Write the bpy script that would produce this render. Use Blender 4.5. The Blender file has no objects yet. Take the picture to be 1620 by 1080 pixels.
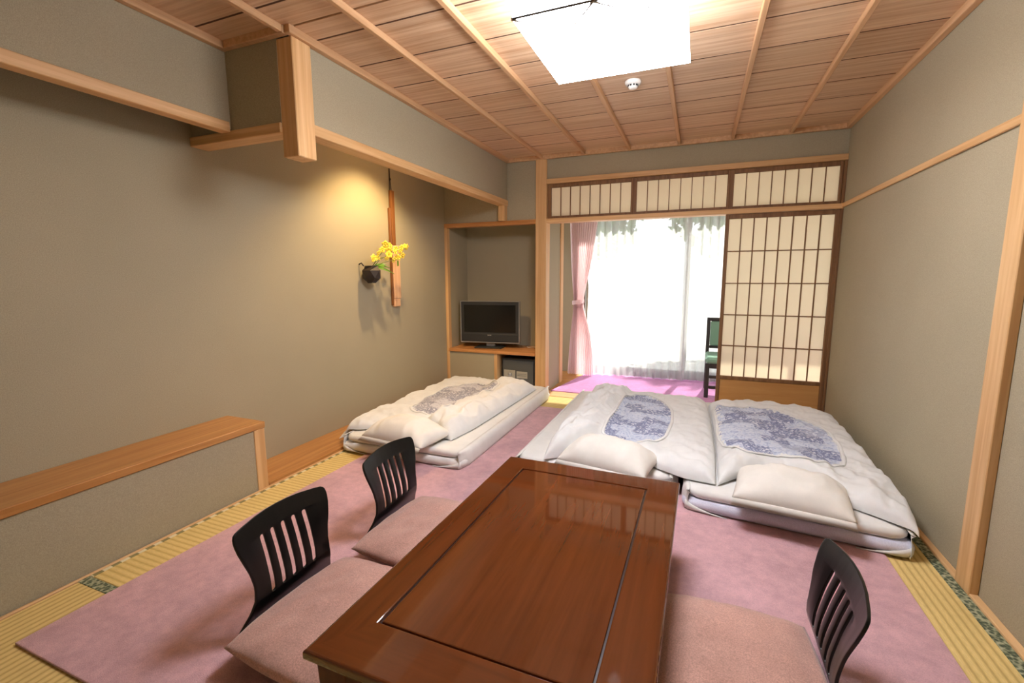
import bpy, bmesh, math, random
import numpy as np
from mathutils import Matrix, Vector

random.seed(7)
SC = bpy.context.scene
COL = SC.collection
I4 = Matrix.Identity(4)

# ------------------------------------------------------------------ camera
CAM_Z = 1.27
cam_d = bpy.data.cameras.new('camera')
cam_d.sensor_width = 36.0
cam_d.lens = 36.0 * 725.356 / 1620.0
cam_d.clip_start = 0.02
cam = bpy.data.objects.new('camera', cam_d)
COL.objects.link(cam)
yaw, pitch, roll = -0.382659, -0.141671, -0.0039247
f = Vector((math.sin(yaw) * math.cos(pitch), math.cos(yaw) * math.cos(pitch), math.sin(pitch)))
r = Vector((math.cos(yaw), -math.sin(yaw), 0))
u = r.cross(f)
r2 = r * math.cos(roll) + u * math.sin(roll)
u2 = -r * math.sin(roll) + u * math.cos(roll)
M = Matrix((r2, u2, -f)).transposed().to_4x4()
M.translation = (0, 0, CAM_Z)
cam.matrix_world = M
SC.camera = cam

# ------------------------------------------------------------------ world, sun, exposure
SC.view_settings.view_transform = 'Standard'
SC.view_settings.look = 'None'
SC.view_settings.gamma = 1.0
SC.view_settings.use_curve_mapping = False
SC.view_settings.exposure = 0.86
w = bpy.data.worlds.new('sky')
SC.world = w
w.use_nodes = True
bgn = w.node_tree.nodes['Background']
bgn.inputs[0].default_value = (0.93, 0.97, 1.0, 1)
bgn.inputs[1].default_value = 1.7
sun_d = bpy.data.lights.new('sun', 'SUN')
sun_d.energy = 10.0
sun_d.angle = math.radians(1.0)
sun_d.color = (1.0, 0.95, 0.86)
sun = bpy.data.objects.new('sun', sun_d)
COL.objects.link(sun)
sun.location = (1.5, 12, 9)
sun.rotation_euler = Vector((-0.10, -0.63, -0.77)).to_track_quat('-Z', 'Y').to_euler()

LAMP_E = 23.0        # paper ceiling lamp
SPOT_W = 66.0       # warm downlight in the alcove

# ------------------------------------------------------------------ material helpers
def lin(c):
    return tuple(((v / 255) / 12.92 if v / 255 <= 0.04045 else ((v / 255 + 0.055) / 1.055) ** 2.4) for v in c) + (1,)

class NT:
    def __init__(s, name):
        s.m = bpy.data.materials.new(name)
        s.m.use_nodes = True
        s.t = s.m.node_tree
        s.b = s.t.nodes['Principled BSDF']
        s.out = s.t.nodes['Material Output']
    def n(s, typ, **kw):
        nd = s.t.nodes.new(typ)
        for k, v in kw.items():
            if k.startswith('i_'):
                nd.inputs[k[2:].replace('_', ' ')].default_value = v
            else:
                setattr(nd, k, v)
        return nd
    def l(s, a, b):
        s.t.links.new(a, b)
    def coord(s, kind='Object', scale=(1, 1, 1), rnd=False):
        tc = s.n('ShaderNodeTexCoord')
        mp = s.n('ShaderNodeMapping')
        mp.inputs['Scale'].default_value = scale
        if rnd:
            oi = s.n('ShaderNodeObjectInfo')
            add = s.n('ShaderNodeVectorMath', operation='MULTIPLY_ADD')
            s.l(oi.outputs['Random'], add.inputs[0])
            add.inputs[1].default_value = (13.7, 7.3, 5.1)
            s.l(tc.outputs[kind], add.inputs[2])
            s.l(add.outputs[0], mp.inputs['Vector'])
        else:
            s.l(tc.outputs[kind], mp.inputs['Vector'])
        return mp.outputs['Vector']
    def ramp(s, fac, stops):
        rp = s.n('ShaderNodeValToRGB')
        e = rp.color_ramp.elements
        while len(e) < len(stops):
            e.new(0.5)
        for i, (p, c) in enumerate(stops):
            e[i].position = p
            e[i].color = c
        s.l(fac, rp.inputs[0])
        return rp.outputs[0]
    def bump(s, h, strength=0.2, dist=0.01):
        b = s.n('ShaderNodeBump')
        b.inputs['Strength'].default_value = strength
        b.inputs['Distance'].default_value = dist
        s.l(h, b.inputs['Height'])
        s.l(b.outputs[0], s.b.inputs['Normal'])
    def mix(s, fac, a, b, mode='MIX'):
        mx = s.n('ShaderNodeMix', data_type='RGBA', blend_type=mode)
        for sock, v in ((mx.inputs[0], fac), (mx.inputs[6], a), (mx.inputs[7], b)):
            if hasattr(v, 'links'):
                s.l(v, sock)
            else:
                sock.default_value = v
        return mx.outputs[2]

def plain(name, c, rough=0.5, metal=0.0, spec=0.5):
    t = NT(name)
    t.b.inputs['Base Color'].default_value = lin(c)
    t.b.inputs['Roughness'].default_value = rough
    t.b.inputs['Metallic'].default_value = metal
    t.b.inputs['Specular IOR Level'].default_value = spec
    return t.m

def wood(name, light, dark, axis='X', grain=28, rough=0.45, contrast=(0.35, 0.7), rnd=True, spec=0.4, coat=0.0, figure=0.5, bmp=0.05):
    t = NT(name)
    lo = {'X': (0.9, 1, 1), 'Y': (1, 0.9, 1), 'Z': (1, 1, 0.9)}[axis]
    sc = tuple(grain if k == 1 else 1.4 for k in lo)
    v = t.coord('Object', sc, rnd)
    nz = t.n('ShaderNodeTexNoise', i_Scale=1.0, i_Detail=6.0, i_Roughness=0.6, i_Distortion=0.35)
    t.l(v, nz.inputs['Vector'])
    c1 = t.ramp(nz.outputs[0], [(contrast[0], lin(dark)), (contrast[1], lin(light))])
    sc2 = tuple(grain * 0.22 if k == 1 else 0.5 for k in lo)
    v2 = t.coord('Object', sc2, rnd)
    nz2 = t.n('ShaderNodeTexNoise', i_Scale=1.0, i_Detail=3.0, i_Distortion=0.8)
    t.l(v2, nz2.inputs['Vector'])
    c2 = t.ramp(nz2.outputs[0], [(0.3, (0.82, 0.78, 0.74, 1)), (0.7, (1.06, 1.05, 1.03, 1))])
    c = t.mix(figure, c1, c2, 'MULTIPLY')
    if rnd:
        oi = t.n('ShaderNodeObjectInfo')
        c3 = t.ramp(oi.outputs['Random'], [(0.0, (0.90, 0.88, 0.86, 1)), (1.0, (1.06, 1.05, 1.05, 1))])
        c = t.mix(1.0, c, c3, 'MULTIPLY')
    t.l(c, t.b.inputs['Base Color'])
    t.b.inputs['Roughness'].default_value = rough
    t.b.inputs['Specular IOR Level'].default_value = spec
    t.b.inputs['Coat Weight'].default_value = coat
    t.b.inputs['Coat Roughness'].default_value = 0.05
    t.b.inputs['Coat IOR'].default_value = 1.75
    if bmp: t.bump(nz.outputs[0], bmp, 0.004)
    return t.m

def plaster(name, c, v=0.08):
    t = NT(name)
    co = t.coord('Object', (1, 1, 1))
    n1 = t.n('ShaderNodeTexNoise', i_Scale=260.0, i_Detail=3.0, i_Roughness=0.7)
    t.l(co, n1.inputs['Vector'])
    n2 = t.n('ShaderNodeTexNoise', i_Scale=1.2, i_Detail=3.0)
    t.l(co, n2.inputs['Vector'])
    a = tuple(x * (1 - v) for x in c); b = tuple(min(255, x * (1 + v)) for x in c)
    c1 = t.ramp(n1.outputs[0], [(0.3, lin(a)), (0.7, lin(b))])
    c2 = t.ramp(n2.outputs[0], [(0.3, (0.95, 0.95, 0.94, 1)), (0.7, (1.03, 1.03, 1.03, 1))])
    t.l(t.mix(1.0, c1, c2, 'MULTIPLY'), t.b.inputs['Base Color'])
    t.b.inputs['Roughness'].default_value = 0.85
    t.b.inputs['Specular IOR Level'].default_value = 0.15
    t.bump(n1.outputs[0], 0.25, 0.002)
    return t.m

def carpet(name, c, v=0.1):
    t = NT(name)
    co = t.coord('Object')
    n1 = t.n('ShaderNodeTexNoise', i_Scale=420.0, i_Detail=2.0)
    n2 = t.n('ShaderNodeTexNoise', i_Scale=3.0, i_Detail=4.0, i_Roughness=0.65, i_Distortion=0.4)
    n3 = t.n('ShaderNodeTexNoise', i_Scale=22.0, i_Detail=3.0, i_Roughness=0.7)
    for n in (n1, n2, n3): t.l(co, n.inputs['Vector'])
    a = tuple(x * (1 - v) for x in c); b = tuple(min(255, x * (1 + v)) for x in c)
    c1 = t.ramp(n2.outputs[0], [(0.3, lin(a)), (0.7, lin(b))])
    c2 = t.ramp(n3.outputs[0], [(0.35, (0.9, 0.9, 0.9, 1)), (0.65, (1.06, 1.06, 1.06, 1))])
    c3 = t.ramp(n1.outputs[0], [(0.3, (0.84, 0.84, 0.84, 1)), (0.7, (1.1, 1.1, 1.1, 1))])
    cc = t.mix(1.0, t.mix(1.0, c1, c2, 'MULTIPLY'), c3, 'MULTIPLY')
    t.l(cc, t.b.inputs['Base Color'])
    t.b.inputs['Roughness'].default_value = 1.0
    t.b.inputs['Specular IOR Level'].default_value = 0.05
    t.b.inputs['Sheen Weight'].default_value = 0.25
    t.bump(n1.outputs[0], 0.6, 0.004)
    return t.m

def tatami(name, axis, dark=(204, 174, 106)):
    t = NT(name)
    co = t.coord('Object')
    wv = t.n('ShaderNodeTexWave', wave_type='BANDS', bands_direction=axis, i_Scale=11.0, i_Distortion=0.3, i_Detail=1.0)
    t.l(co, wv.inputs['Vector'])
    fi = t.coord('Object', (400, 40, 1) if axis == 'X' else (40, 400, 1))
    n1 = t.n('ShaderNodeTexNoise', i_Scale=1.0, i_Detail=3.0)
    t.l(fi, n1.inputs['Vector'])
    n2 = t.n('ShaderNodeTexNoise', i_Scale=4.0, i_Detail=3.0)
    t.l(co, n2.inputs['Vector'])
    c1 = t.ramp(wv.outputs['Fac'], [(0.0, lin(dark)), (0.35, lin((222, 194, 124))), (1.0, lin((228, 202, 136)))])
    c2 = t.ramp(n1.outputs[0], [(0.3, (0.86, 0.85, 0.82, 1)), (0.7, (1.06, 1.06, 1.06, 1))])
    c3 = t.ramp(n2.outputs[0], [(0.3, (0.93, 0.92, 0.9, 1)), (0.7, (1.04, 1.04, 1.04, 1))])
    t.l(t.mix(1.0, t.mix(1.0, c1, c2, 'MULTIPLY'), c3, 'MULTIPLY'), t.b.inputs['Base Color'])
    t.b.inputs['Roughness'].default_value = 0.7
    t.b.inputs['Specular IOR Level'].default_value = 0.25
    t.bump(wv.outputs['Fac'], 0.2, 0.002)
    return t.m

def heri(name):
    t = NT(name)
    co = t.coord('Object')
    vo = t.n('ShaderNodeTexVoronoi', i_Scale=75.0)
    t.l(co, vo.inputs['Vector'])
    n1 = t.n('ShaderNodeTexNoise', i_Scale=60.0, i_Detail=3.0)
    t.l(co, n1.inputs['Vector'])
    c1 = t.ramp(vo.outputs['Distance'], [(0.25, lin((70, 80, 60))), (0.45, lin((100, 108, 82))), (0.75, lin((176, 174, 142)))])
    c2 = t.ramp(n1.outputs[0], [(0.35, (0.7, 0.75, 0.7, 1)), (0.65, (1.1, 1.1, 1.1, 1))])
    t.l(t.mix(1.0, c1, c2, 'MULTIPLY'), t.b.inputs['Base Color'])
    t.b.inputs['Roughness'].default_value = 0.8
    return t.m

def fabric(name, c, rough=0.9, scale=500, v=0.04, bump=0.15, sheen=0.1, big=0.03):
    t = NT(name)
    co = t.coord('Object')
    n1 = t.n('ShaderNodeTexNoise', i_Scale=float(scale), i_Detail=2.0)
    n2 = t.n('ShaderNodeTexNoise', i_Scale=7.0, i_Detail=4.0, i_Roughness=0.6)
    for n in (n1, n2): t.l(co, n.inputs['Vector'])
    a = tuple(x * (1 - v) for x in c); b = tuple(min(255, x * (1 + v)) for x in c)
    c1 = t.ramp(n1.outputs[0], [(0.3, lin(a)), (0.7, lin(b))])
    c2 = t.ramp(n2.outputs[0], [(0.3, (1 - big * 2,) * 3 + (1,)), (0.7, (1 + big, 1 + big, 1 + big, 1))])
    t.l(t.mix(1.0, c1, c2, 'MULTIPLY'), t.b.inputs['Base Color'])
    t.b.inputs['Roughness'].default_value = rough
    t.b.inputs['Specular IOR Level'].default_value = 0.15
    t.b.inputs['Sheen Weight'].default_value = sheen
    t.bump(n2.outputs[0], bump, 0.006)
    return t.m

def paper(name, c, transl=0.5, transp=0.0):
    t = NT(name)
    di = t.n('ShaderNodeBsdfDiffuse'); di.inputs[0].default_value = lin(c)
    tr = t.n('ShaderNodeBsdfTranslucent'); tr.inputs[0].default_value = lin(c)
    mx = t.n('ShaderNodeMixShader'); mx.inputs[0].default_value = transl
    t.l(di.outputs[0], mx.inputs[1]); t.l(tr.outputs[0], mx.inputs[2])
    last = mx
    if transp:
        tp = t.n('ShaderNodeBsdfTransparent')
        m2 = t.n('ShaderNodeMixShader'); m2.inputs[0].default_value = transp
        t.l(mx.outputs[0], m2.inputs[1]); t.l(tp.outputs[0], m2.inputs[2])
        last = m2
    t.l(last.outputs[0], t.out.inputs[0])
    return t.m

def glass_thin(name):
    t = NT(name)
    tp = t.n('ShaderNodeBsdfTransparent'); tp.inputs[0].default_value = (0.95, 0.97, 0.96, 1)
    gl = t.n('ShaderNodeBsdfGlossy'); gl.inputs['Roughness'].default_value = 0.03
    mx = t.n('ShaderNodeMixShader'); mx.inputs[0].default_value = 0.06
    t.l(tp.outputs[0], mx.inputs[1]); t.l(gl.outputs[0], mx.inputs[2])
    t.l(mx.outputs[0], t.out.inputs[0])
    return t.m

def emissive(name, c, e):
    t = NT(name)
    t.b.inputs['Base Color'].default_value = lin((245, 242, 235))
    t.b.inputs['Emission Color'].default_value = lin(c)
    t.b.inputs['Emission Strength'].default_value = e
    t.b.inputs['Roughness'].default_value = 0.9
    return t.m

def patterned(name, tint):
    """printed quilt: blocks of dark scrollwork on pale blue-grey"""
    t = NT(name)
    co = t.coord('UV')
    br = t.n('ShaderNodeTexBrick', offset=0.5, squash=1.0, i_Scale=1.0)
    br.inputs['Color1'].default_value = (0, 0, 0, 1); br.inputs['Color2'].default_value = (1, 1, 1, 1)
    br.inputs['Mortar'].default_value = (0.5, 0.5, 0.5, 1)
    br.inputs['Mortar Size'].default_value = 0.0
    br.inputs['Brick Width'].default_value = 0.15
    br.inputs['Row Height'].default_value = 0.115
    t.l(co, br.inputs['Vector'])
    n0 = t.n('ShaderNodeTexNoise', i_Scale=22.0, i_Detail=2.0)
    t.l(co, n0.inputs['Vector'])
    va = t.n('ShaderNodeVectorMath', operation='MULTIPLY_ADD')
    t.l(n0.outputs['Color'], va.inputs[0]); va.inputs[1].default_value = (0.07, 0.07, 0); t.l(co, va.inputs[2])
    vo = t.n('ShaderNodeTexVoronoi', feature='DISTANCE_TO_EDGE', i_Scale=40.0)
    t.l(va.outputs[0], vo.inputs['Vector'])
    vo2 = t.n('ShaderNodeTexVoronoi', feature='F1', i_Scale=60.0)
    t.l(va.outputs[0], vo2.inputs['Vector'])
    scroll = t.ramp(vo.outputs['Distance'], [(0.06, lin(tint[0])), (0.16, lin(tint[1])), (0.3, lin(tint[2]))])
    dots = t.ramp(vo2.outputs['Distance'], [(0.22, lin(tint[1])), (0.36, lin(tint[3])), (0.7, lin(tint[2]))])
    blockfac = t.ramp(br.outputs['Color'], [(0.38, (0, 0, 0, 1)), (0.62, (1, 1, 1, 1))])
    soft = t.mix(0.30, dots, lin(tint[3]))
    c = t.mix(blockfac, t.mix(0.22, scroll, lin(tint[2])), soft)
    t.l(c, t.b.inputs['Base Color'])
    t.b.inputs['Roughness'].default_value = 0.75
    t.b.inputs['Specular IOR Level'].default_value = 0.25
    return t.m

MAT = {}
MAT['wall'] = plaster('khaki_wall', (170, 160, 135))
MAT['wood'] = wood('pale_cypress', (234, 196, 144), (212, 166, 112), 'X', 40, 0.5)
MAT['wood_y'] = wood('pale_cypress_y', (234, 196, 144), (212, 166, 112), 'Y', 40, 0.5)
MAT['wood_z'] = wood('pale_cypress_z', (234, 196, 144), (212, 166, 112), 'Z', 40, 0.5)
MAT['ceil'] = wood('ceiling_cedar', (228, 198, 164), (196, 152, 114), 'X', 46, 0.42, (0.30, 0.62), spec=0.5)
MAT['batten'] = wood('batten_wood', (222, 182, 140), (200, 156, 112), 'Y', 40, 0.5)
MAT['toko'] = wood('honey_board', (206, 154, 94), (178, 122, 66), 'Y', 36, 0.35)
MAT['shelfwood'] = wood('shelf_board', (214, 158, 98), (186, 124, 70), 'X', 36, 0.4)
MAT['frame'] = wood('brown_lattice_wood', (146, 108, 72), (116, 80, 50), 'Z', 40, 0.55, rnd=False)
MAT['kick'] = wood('kickboard', (206, 158, 98), (190, 138, 80), 'X', 20, 0.5)
MAT['table'] = wood('table_rosewood', (108, 56, 26), (84, 40, 17), 'Y', 26, 0.25, (0.25, 0.75), rnd=False, spec=0.0, coat=1.0, figure=0.5, bmp=0)
MAT['table_x'] = wood('table_rosewood_x', (108, 56, 26), (84, 40, 17), 'X', 26, 0.25, (0.25, 0.75), rnd=False, spec=0.0, coat=1.0, figure=0.5, bmp=0)
MAT['table_leg'] = wood('table_leg_wood', (100, 50, 24), (78, 36, 16), 'Z', 26, 0.5, rnd=False, spec=0.3, bmp=0)
MAT['groove'] = plain('table_groove', (44, 20, 10), 0.4)
MAT['black'] = wood('black_lacquer_ash', (15, 15, 15), (6, 6, 6), 'Z', 60, 0.28, rnd=False, spec=0.4)
MAT['tat_x'] = tatami('tatami_ribs_along_y', 'X', (196, 166, 104))
MAT['tat_y'] = tatami('tatami_ribs_along_x', 'Y')
def dash(name):
    t = NT(name)
    co = t.coord('Object')
    wv = t.n('ShaderNodeTexWave', wave_type='BANDS', bands_direction='Y', i_Scale=4.6, i_Distortion=0.6)
    t.l(co, wv.inputs['Vector'])
    t.l(t.ramp(wv.outputs['Fac'], [(0.48, lin((134, 126, 82))), (0.56, lin((220, 210, 172)))]), t.b.inputs['Base Color'])
    t.b.inputs['Roughness'].default_value = 0.8
    return t.m
MAT['heri_pale'] = dash('dashed_edging')
MAT['heri'] = heri('tatami_edging')
MAT['pink'] = carpet('pink_carpet', (207, 163, 167), 0.07)
MAT['mauve'] = carpet('mauve_carpet', (214, 146, 200), 0.05)
MAT['zabu'] = fabric('dusty_rose_velour', (192, 148, 134), 0.95, 240, 0.10, 0.3, 0.4, 0.08)
MAT['sheet'] = fabric('white_cotton', (226, 224, 219), 0.9, 600, 0.015, 0.1)
MAT['cover'] = fabric('white_duvet_cover', (227, 227, 225), 0.9, 600, 0.015, 0.25)
MAT['pillow'] = fabric('ivory_pillowcase', (230, 225, 216), 0.9, 600, 0.015, 0.2)
MAT['foam'] = fabric('lavender_grey_ticking', (208, 208, 222), 0.75, 300, 0.05, 0.2)
MAT['quilt_blue'] = patterned('blue_print', ((80, 88, 138), (146, 156, 190), (216, 219, 228), (188, 198, 218)))
MAT['quilt_grey'] = patterned('grey_print', ((120, 120, 136), (166, 166, 178), (212, 210, 213), (196, 196, 202)))
MAT['paper'] = paper('shoji_paper', (252, 244, 226), 0.68)
MAT['sheer'] = paper('sheer_voile', (218, 218, 218), 0.52, 0.33)
MAT['drape'] = paper('pink_drape', (249, 230, 231), 0.45)
MAT['glass'] = glass_thin('window_glass')
MAT['alu'] = plain('bronze_sash', (120, 112, 104), 0.4, 0.3)
MAT['lampshade'] = emissive('lit_paper', (240, 245, 255), LAMP_E)
MAT['lampside'] = emissive('lit_paper_side', (240, 245, 255), LAMP_E * 0.55)
MAT['wire'] = plain('dark_wire', (60, 50, 40), 0.5)
MAT['white_plastic'] = plain('white_plastic', (235, 233, 228), 0.4)
MAT['dark'] = plain('dark_plastic', (46, 48, 50), 0.4)
MAT['screen'] = plain('tv_glass', (16, 17, 17), 0.18)
MAT['silver'] = plain('silver_plastic', (168, 168, 166), 0.35, 0.5)
MAT['safe'] = plain('safe_grey', (84, 86, 84), 0.5)
MAT['safe_dark'] = plain('safe_dark', (44, 46, 46), 0.5)
MAT['steel'] = plain('brushed_plate', (190, 186, 172), 0.35, 0.4)
MAT['brown_pot'] = plain('dark_basket', (44, 34, 28), 0.5)
MAT['yellow'] = plain('yellow_petal', (246, 216, 74), 0.6)
MAT['leaf'] = plain('leaf_green', (92, 140, 40), 0.5)
MAT['stem'] = plain('stem_green', (110, 126, 50), 0.6)
MAT['strip_dark'] = wood('red_brown_bamboo', (148, 98, 54), (114, 70, 36), 'Z', 60, 0.45, rnd=False)
MAT['strip_light'] = wood('pale_bamboo', (240, 200, 160), (224, 172, 128), 'Z', 60, 0.45, rnd=False)
MAT['green_chair'] = fabric('green_upholstery', (128, 170, 150), 0.8, 300, 0.05, 0.1)
MAT['chairwood'] = plain('dark_chair_wood', (44, 40, 42), 0.45)
MAT['outside'] = plaster('pale_gravel', (190, 188, 180), 0.15)
MAT['engfloor'] = wood('veranda_board', (206, 156, 96), (178, 122, 68), 'X', 30, 0.4)
MAT['leafage'] = plain('garden_leaf', (70, 104, 44), 0.6)
MAT['bark'] = plain('garden_bark', (92, 74, 58), 0.9)
MAT['cable'] = plain('white_cable', (220, 214, 200), 0.5)
MAT['crease_shade'] = plain('paper_crease_shade', (210, 208, 204), 0.9)  # grey tubes draw the shadow lines of the paper folds

# ------------------------------------------------------------------ object helpers
WORLD = {}
def link(name, me, mat=None, parent=None, local=False):
    o = bpy.data.objects.new(name, me)
    COL.objects.link(o)
    if mat is not None and me is not None and not me.materials:
        me.materials.append(MAT[mat] if isinstance(mat, str) else mat)
    WORLD[o.name] = I4.copy()
    if parent is not None:
        o.parent = parent
        if not local:
            o.matrix_parent_inverse = WORLD.get(parent.name, I4).inverted()
    return o

def empty(name, loc, rotz=0.0):
    o = bpy.data.objects.new(name, None)
    o.empty_display_size = 0.1
    COL.objects.link(o)
    o.location = loc
    o.rotation_euler = (0, 0, rotz)
    WORLD[o.name] = Matrix.Translation(loc) @ Matrix.Rotation(rotz, 4, 'Z')
    return o

def tag(o, label, cat, group=None, kind=None):
    if label: o['label'] = label
    if cat: o['category'] = cat
    if group: o['group'] = group
    if kind: o['kind'] = kind
    return o

def struct(o, label=None):
    o['kind'] = 'structure'
    if label: o['label'] = label
    return o

def mesh_from(name, verts, faces, smooth=False):
    me = bpy.data.meshes.new(name)
    me.from_pydata([tuple(map(float, v)) for v in verts], [], faces)
    me.update()
    if smooth:
        me.polygons.foreach_set('use_smooth', [True] * len(me.polygons))
    return me

def bm_mesh(name, bm, smooth=False):
    bmesh.ops.recalc_face_normals(bm, faces=bm.faces)
    me = bpy.data.meshes.new(name)
    bm.to_mesh(me); bm.free()
    if smooth:
        me.polygons.foreach_set('use_smooth', [True] * len(me.polygons))
    return me

def bm_box(bm, x0, x1, y0, y1, z0, z1, bev=0.0, seg=2):
    b2 = bmesh.new()
    bmesh.ops.create_cube(b2, size=1.0)
    for v in b2.verts:
        v.co = Vector(((x0 + x1) / 2 + v.co.x * (x1 - x0), (y0 + y1) / 2 + v.co.y * (y1 - y0), (z0 + z1) / 2 + v.co.z * (z1 - z0)))
    if bev > 0:
        bmesh.ops.bevel(b2, geom=list(b2.edges), offset=bev, segments=seg, affect='EDGES', profile=0.5)
    tmp = bpy.data.meshes.new('tmp'); b2.to_mesh(tmp); b2.free()
    bm.from_mesh(tmp); bpy.data.meshes.remove(tmp)

def box(name, x0, x1, y0, y1, z0, z1, mat, parent=None, bev=0.003, local=False, seg=1):
    bm = bmesh.new()
    bm_box(bm, x0, x1, y0, y1, z0, z1, bev, seg)
    return link(name, bm_mesh(name, bm), mat, parent, local)

def tube_bm(bm, pts, rad, n=8):
    pts = [Vector(p) for p in pts]
    rads = rad if isinstance(rad, (list, tuple)) else [rad] * len(pts)
    rings = []
    for i, p in enumerate(pts):
        d = (pts[min(i + 1, len(pts) - 1)] - pts[max(i - 1, 0)]).normalized()
        a = d.orthogonal().normalized() if i == 0 else (prev - d * prev.dot(d)).normalized()
        prev = a
        b = d.cross(a)
        rings.append([bm.verts.new(p + (a * math.cos(2 * math.pi * k / n) + b * math.sin(2 * math.pi * k / n)) * rads[i]) for k in range(n)])
    for i in range(len(rings) - 1):
        for k in range(n):
            bm.faces.new((rings[i][k], rings[i][(k + 1) % n], rings[i + 1][(k + 1) % n], rings[i + 1][k]))
    bm.faces.new(rings[0][::-1]); bm.faces.new(rings[-1])

def tube(name, pts, rad, mat, parent=None, n=8, local=False):
    bm = bmesh.new(); tube_bm(bm, pts, rad, n)
    return link(name, bm_mesh(name, bm, True), mat, parent, local)

def lathe(name, prof, loc, mat, parent=None, n=32, local=False, flip=False):
    vs, fs = [], []
    for (rr, z) in prof:
        for k in range(n):
            a = 2 * math.pi * k / n
            vs.append((loc[0] + rr * math.cos(a), loc[1] + rr * math.sin(a), loc[2] + z))
    for i in range(len(prof) - 1):
        for k in range(n):
            fs.append((i * n + k, i * n + (k + 1) % n, (i + 1) * n + (k + 1) % n, (i + 1) * n + k))
    fs.append(tuple(range(n))[::-1]); fs.append(tuple((len(prof) - 1) * n + k for k in range(n)))
    me = mesh_from(name, vs, fs, True)
    return link(name, me, mat, parent, local)

def grid_faces(nu, nv, off=0, flip=False):
    fs = []
    for j in range(nv - 1):
        for i in range(nu - 1):
            a = off + j * nu + i
            q = (a, a + 1, a + nu + 1, a + nu)
            fs.append(q[::-1] if flip else q)
    return fs

# vectorised gradient noise
_rng = np.random.RandomState(3)
_perm = _rng.permutation(256); _perm = np.concatenate([_perm, _perm])
_ang = _rng.rand(256) * 2 * np.pi
def pn(x, y, seed=0):
    x = np.asarray(x, float) + seed * 17.13; y = np.asarray(y, float) + seed * 9.71
    xi = np.floor(x).astype(int); yi = np.floor(y).astype(int)
    xf = x - xi; yf = y - yi
    def g(ix, iy, dx, dy):
        h = _perm[(_perm[ix & 255] + iy) & 255]
        a = _ang[h]
        return np.cos(a) * dx + np.sin(a) * dy
    s = xf * xf * xf * (xf * (xf * 6 - 15) + 10); t = yf * yf * yf * (yf * (yf * 6 - 15) + 10)
    n00 = g(xi, yi, xf, yf); n10 = g(xi + 1, yi, xf - 1, yf); n01 = g(xi, yi + 1, xf, yf - 1); n11 = g(xi + 1, yi + 1, xf - 1, yf - 1)
    return (n00 * (1 - s) + n10 * s) * (1 - t) + (n01 * (1 - s) + n11 * s) * t
def ridge(x, y, seed=0):
    n_ = pn(x, y, seed)
    return np.clip(1.15 - 2.6 * np.sqrt(n_ * n_ + 0.004), -0.1, 1)
def sstep(a, b, x):
    t = np.clip((x - a) / (b - a), 0, 1)
    return t * t * (3 - 2 * t)

# =================================================================== STRUCTURE
XR, XL, XB = 1.093, -1.93, -2.70      # right wall, drop wall, alcove back wall
XBOX = -2.38
YB, YN = 4.67, -1.0                   # shoji wall, wall behind the camera
ZC = 2.482                            # underside of ceiling boards
YW = 5.95                             # window plane

# ---- floor and tatami
floor = struct(box('floor', XB - 0.1, XR + 0.1, YN - 0.1, 4.60, -0.20, -0.05, 'engfloor', None, 0))
def mat_piece(x0, x1, y0, y1, ribs, borders):
    m = box('tatami_mat', x0, x1, y0, y1, -0.05, 0.0, ribs, floor, 0.004)
    for (a, b, c, d) in borders:
        box('edging', a, b, c, d, -0.02, 0.0025, 'heri_pale' if a == TL and d - c > 1 else 'heri', m, 0.001)
G = 0.002
TL, TR = -2.362, 1.062
mat_piece(TL, -0.66, -0.9, 0.05, 'tat_x', [(TL, -0.66, 0.012, 0.05)])
mat_piece(TL, -0.66, 0.05 + G, 1.0, 'tat_x', [(TL, -0.66, 0.958, 1.0)])
mat_piece(TL, -1.45, 1.0 + G, 2.80, 'tat_y', [(TL, TL + 0.018, 1.0 + G, 2.80), (-1.484, -1.45, 1.0 + G, 2.80)])
mat_piece(TL, -1.45, 2.80 + G, 4.575, 'tat_y', [(TL, TL + 0.018, 2.80 + G, 4.575), (-1.484, -1.45, 2.80 + G, 4.575)])
mat_piece(-1.45 + G, -0.66, 1.0 + G, 2.80, 'tat_y', [])
mat_piece(-1.45 + G, -0.66, 2.80 + G, 4.575, 'tat_y', [])
mat_piece(-0.66 + G, 0.17, -0.9, 1.0, 'tat_y', [])
mat_piece(-0.66 + G, 0.17, 1.0 + G, 2.80, 'tat_y', [])
mat_piece(-0.66 + G, 0.17, 2.80 + G, 4.575, 'tat_y', [])
for (a, b) in ((-0.9, 0.9), (0.9 + G, 2.72), (2.72 + G, 4.575)):
    mat_piece(0.17 + G, TR, a, b, 'tat_x', [(TR - 0.040, TR, a, b)])
k = 0
def trim(name_n, x0, x1, y0, y1, z0, z1, mat, bev=0.003, parent=None):
    return struct(box('trim_%d' % name_n, x0, x1, y0, y1, z0, z1, mat, parent, bev))
struct(box('baseboard_right', TR + 0.001, XR, YN, YB, -0.05, 0.012, 'wood_y'))
struct(box('baseboard_left', XBOX, TL - 0.001, YN, 4.6, -0.05, 0.006, 'wood_y'))

# ---- walls
struct(box('wall_left', XB - 0.12, XB, YN - 0.1, 5.25, -0.2, 2.6, 'wall', None, 0))
struct(box('wall_right', XR, XR + 0.12, YN - 0.1, 4.80, -0.2, 2.6, 'wall', None, 0))
struct(box('wall_rear', XB - 0.12, XR + 0.12, YN - 0.12, YN, -0.2, 2.6, 'wall', None, 0))
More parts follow.
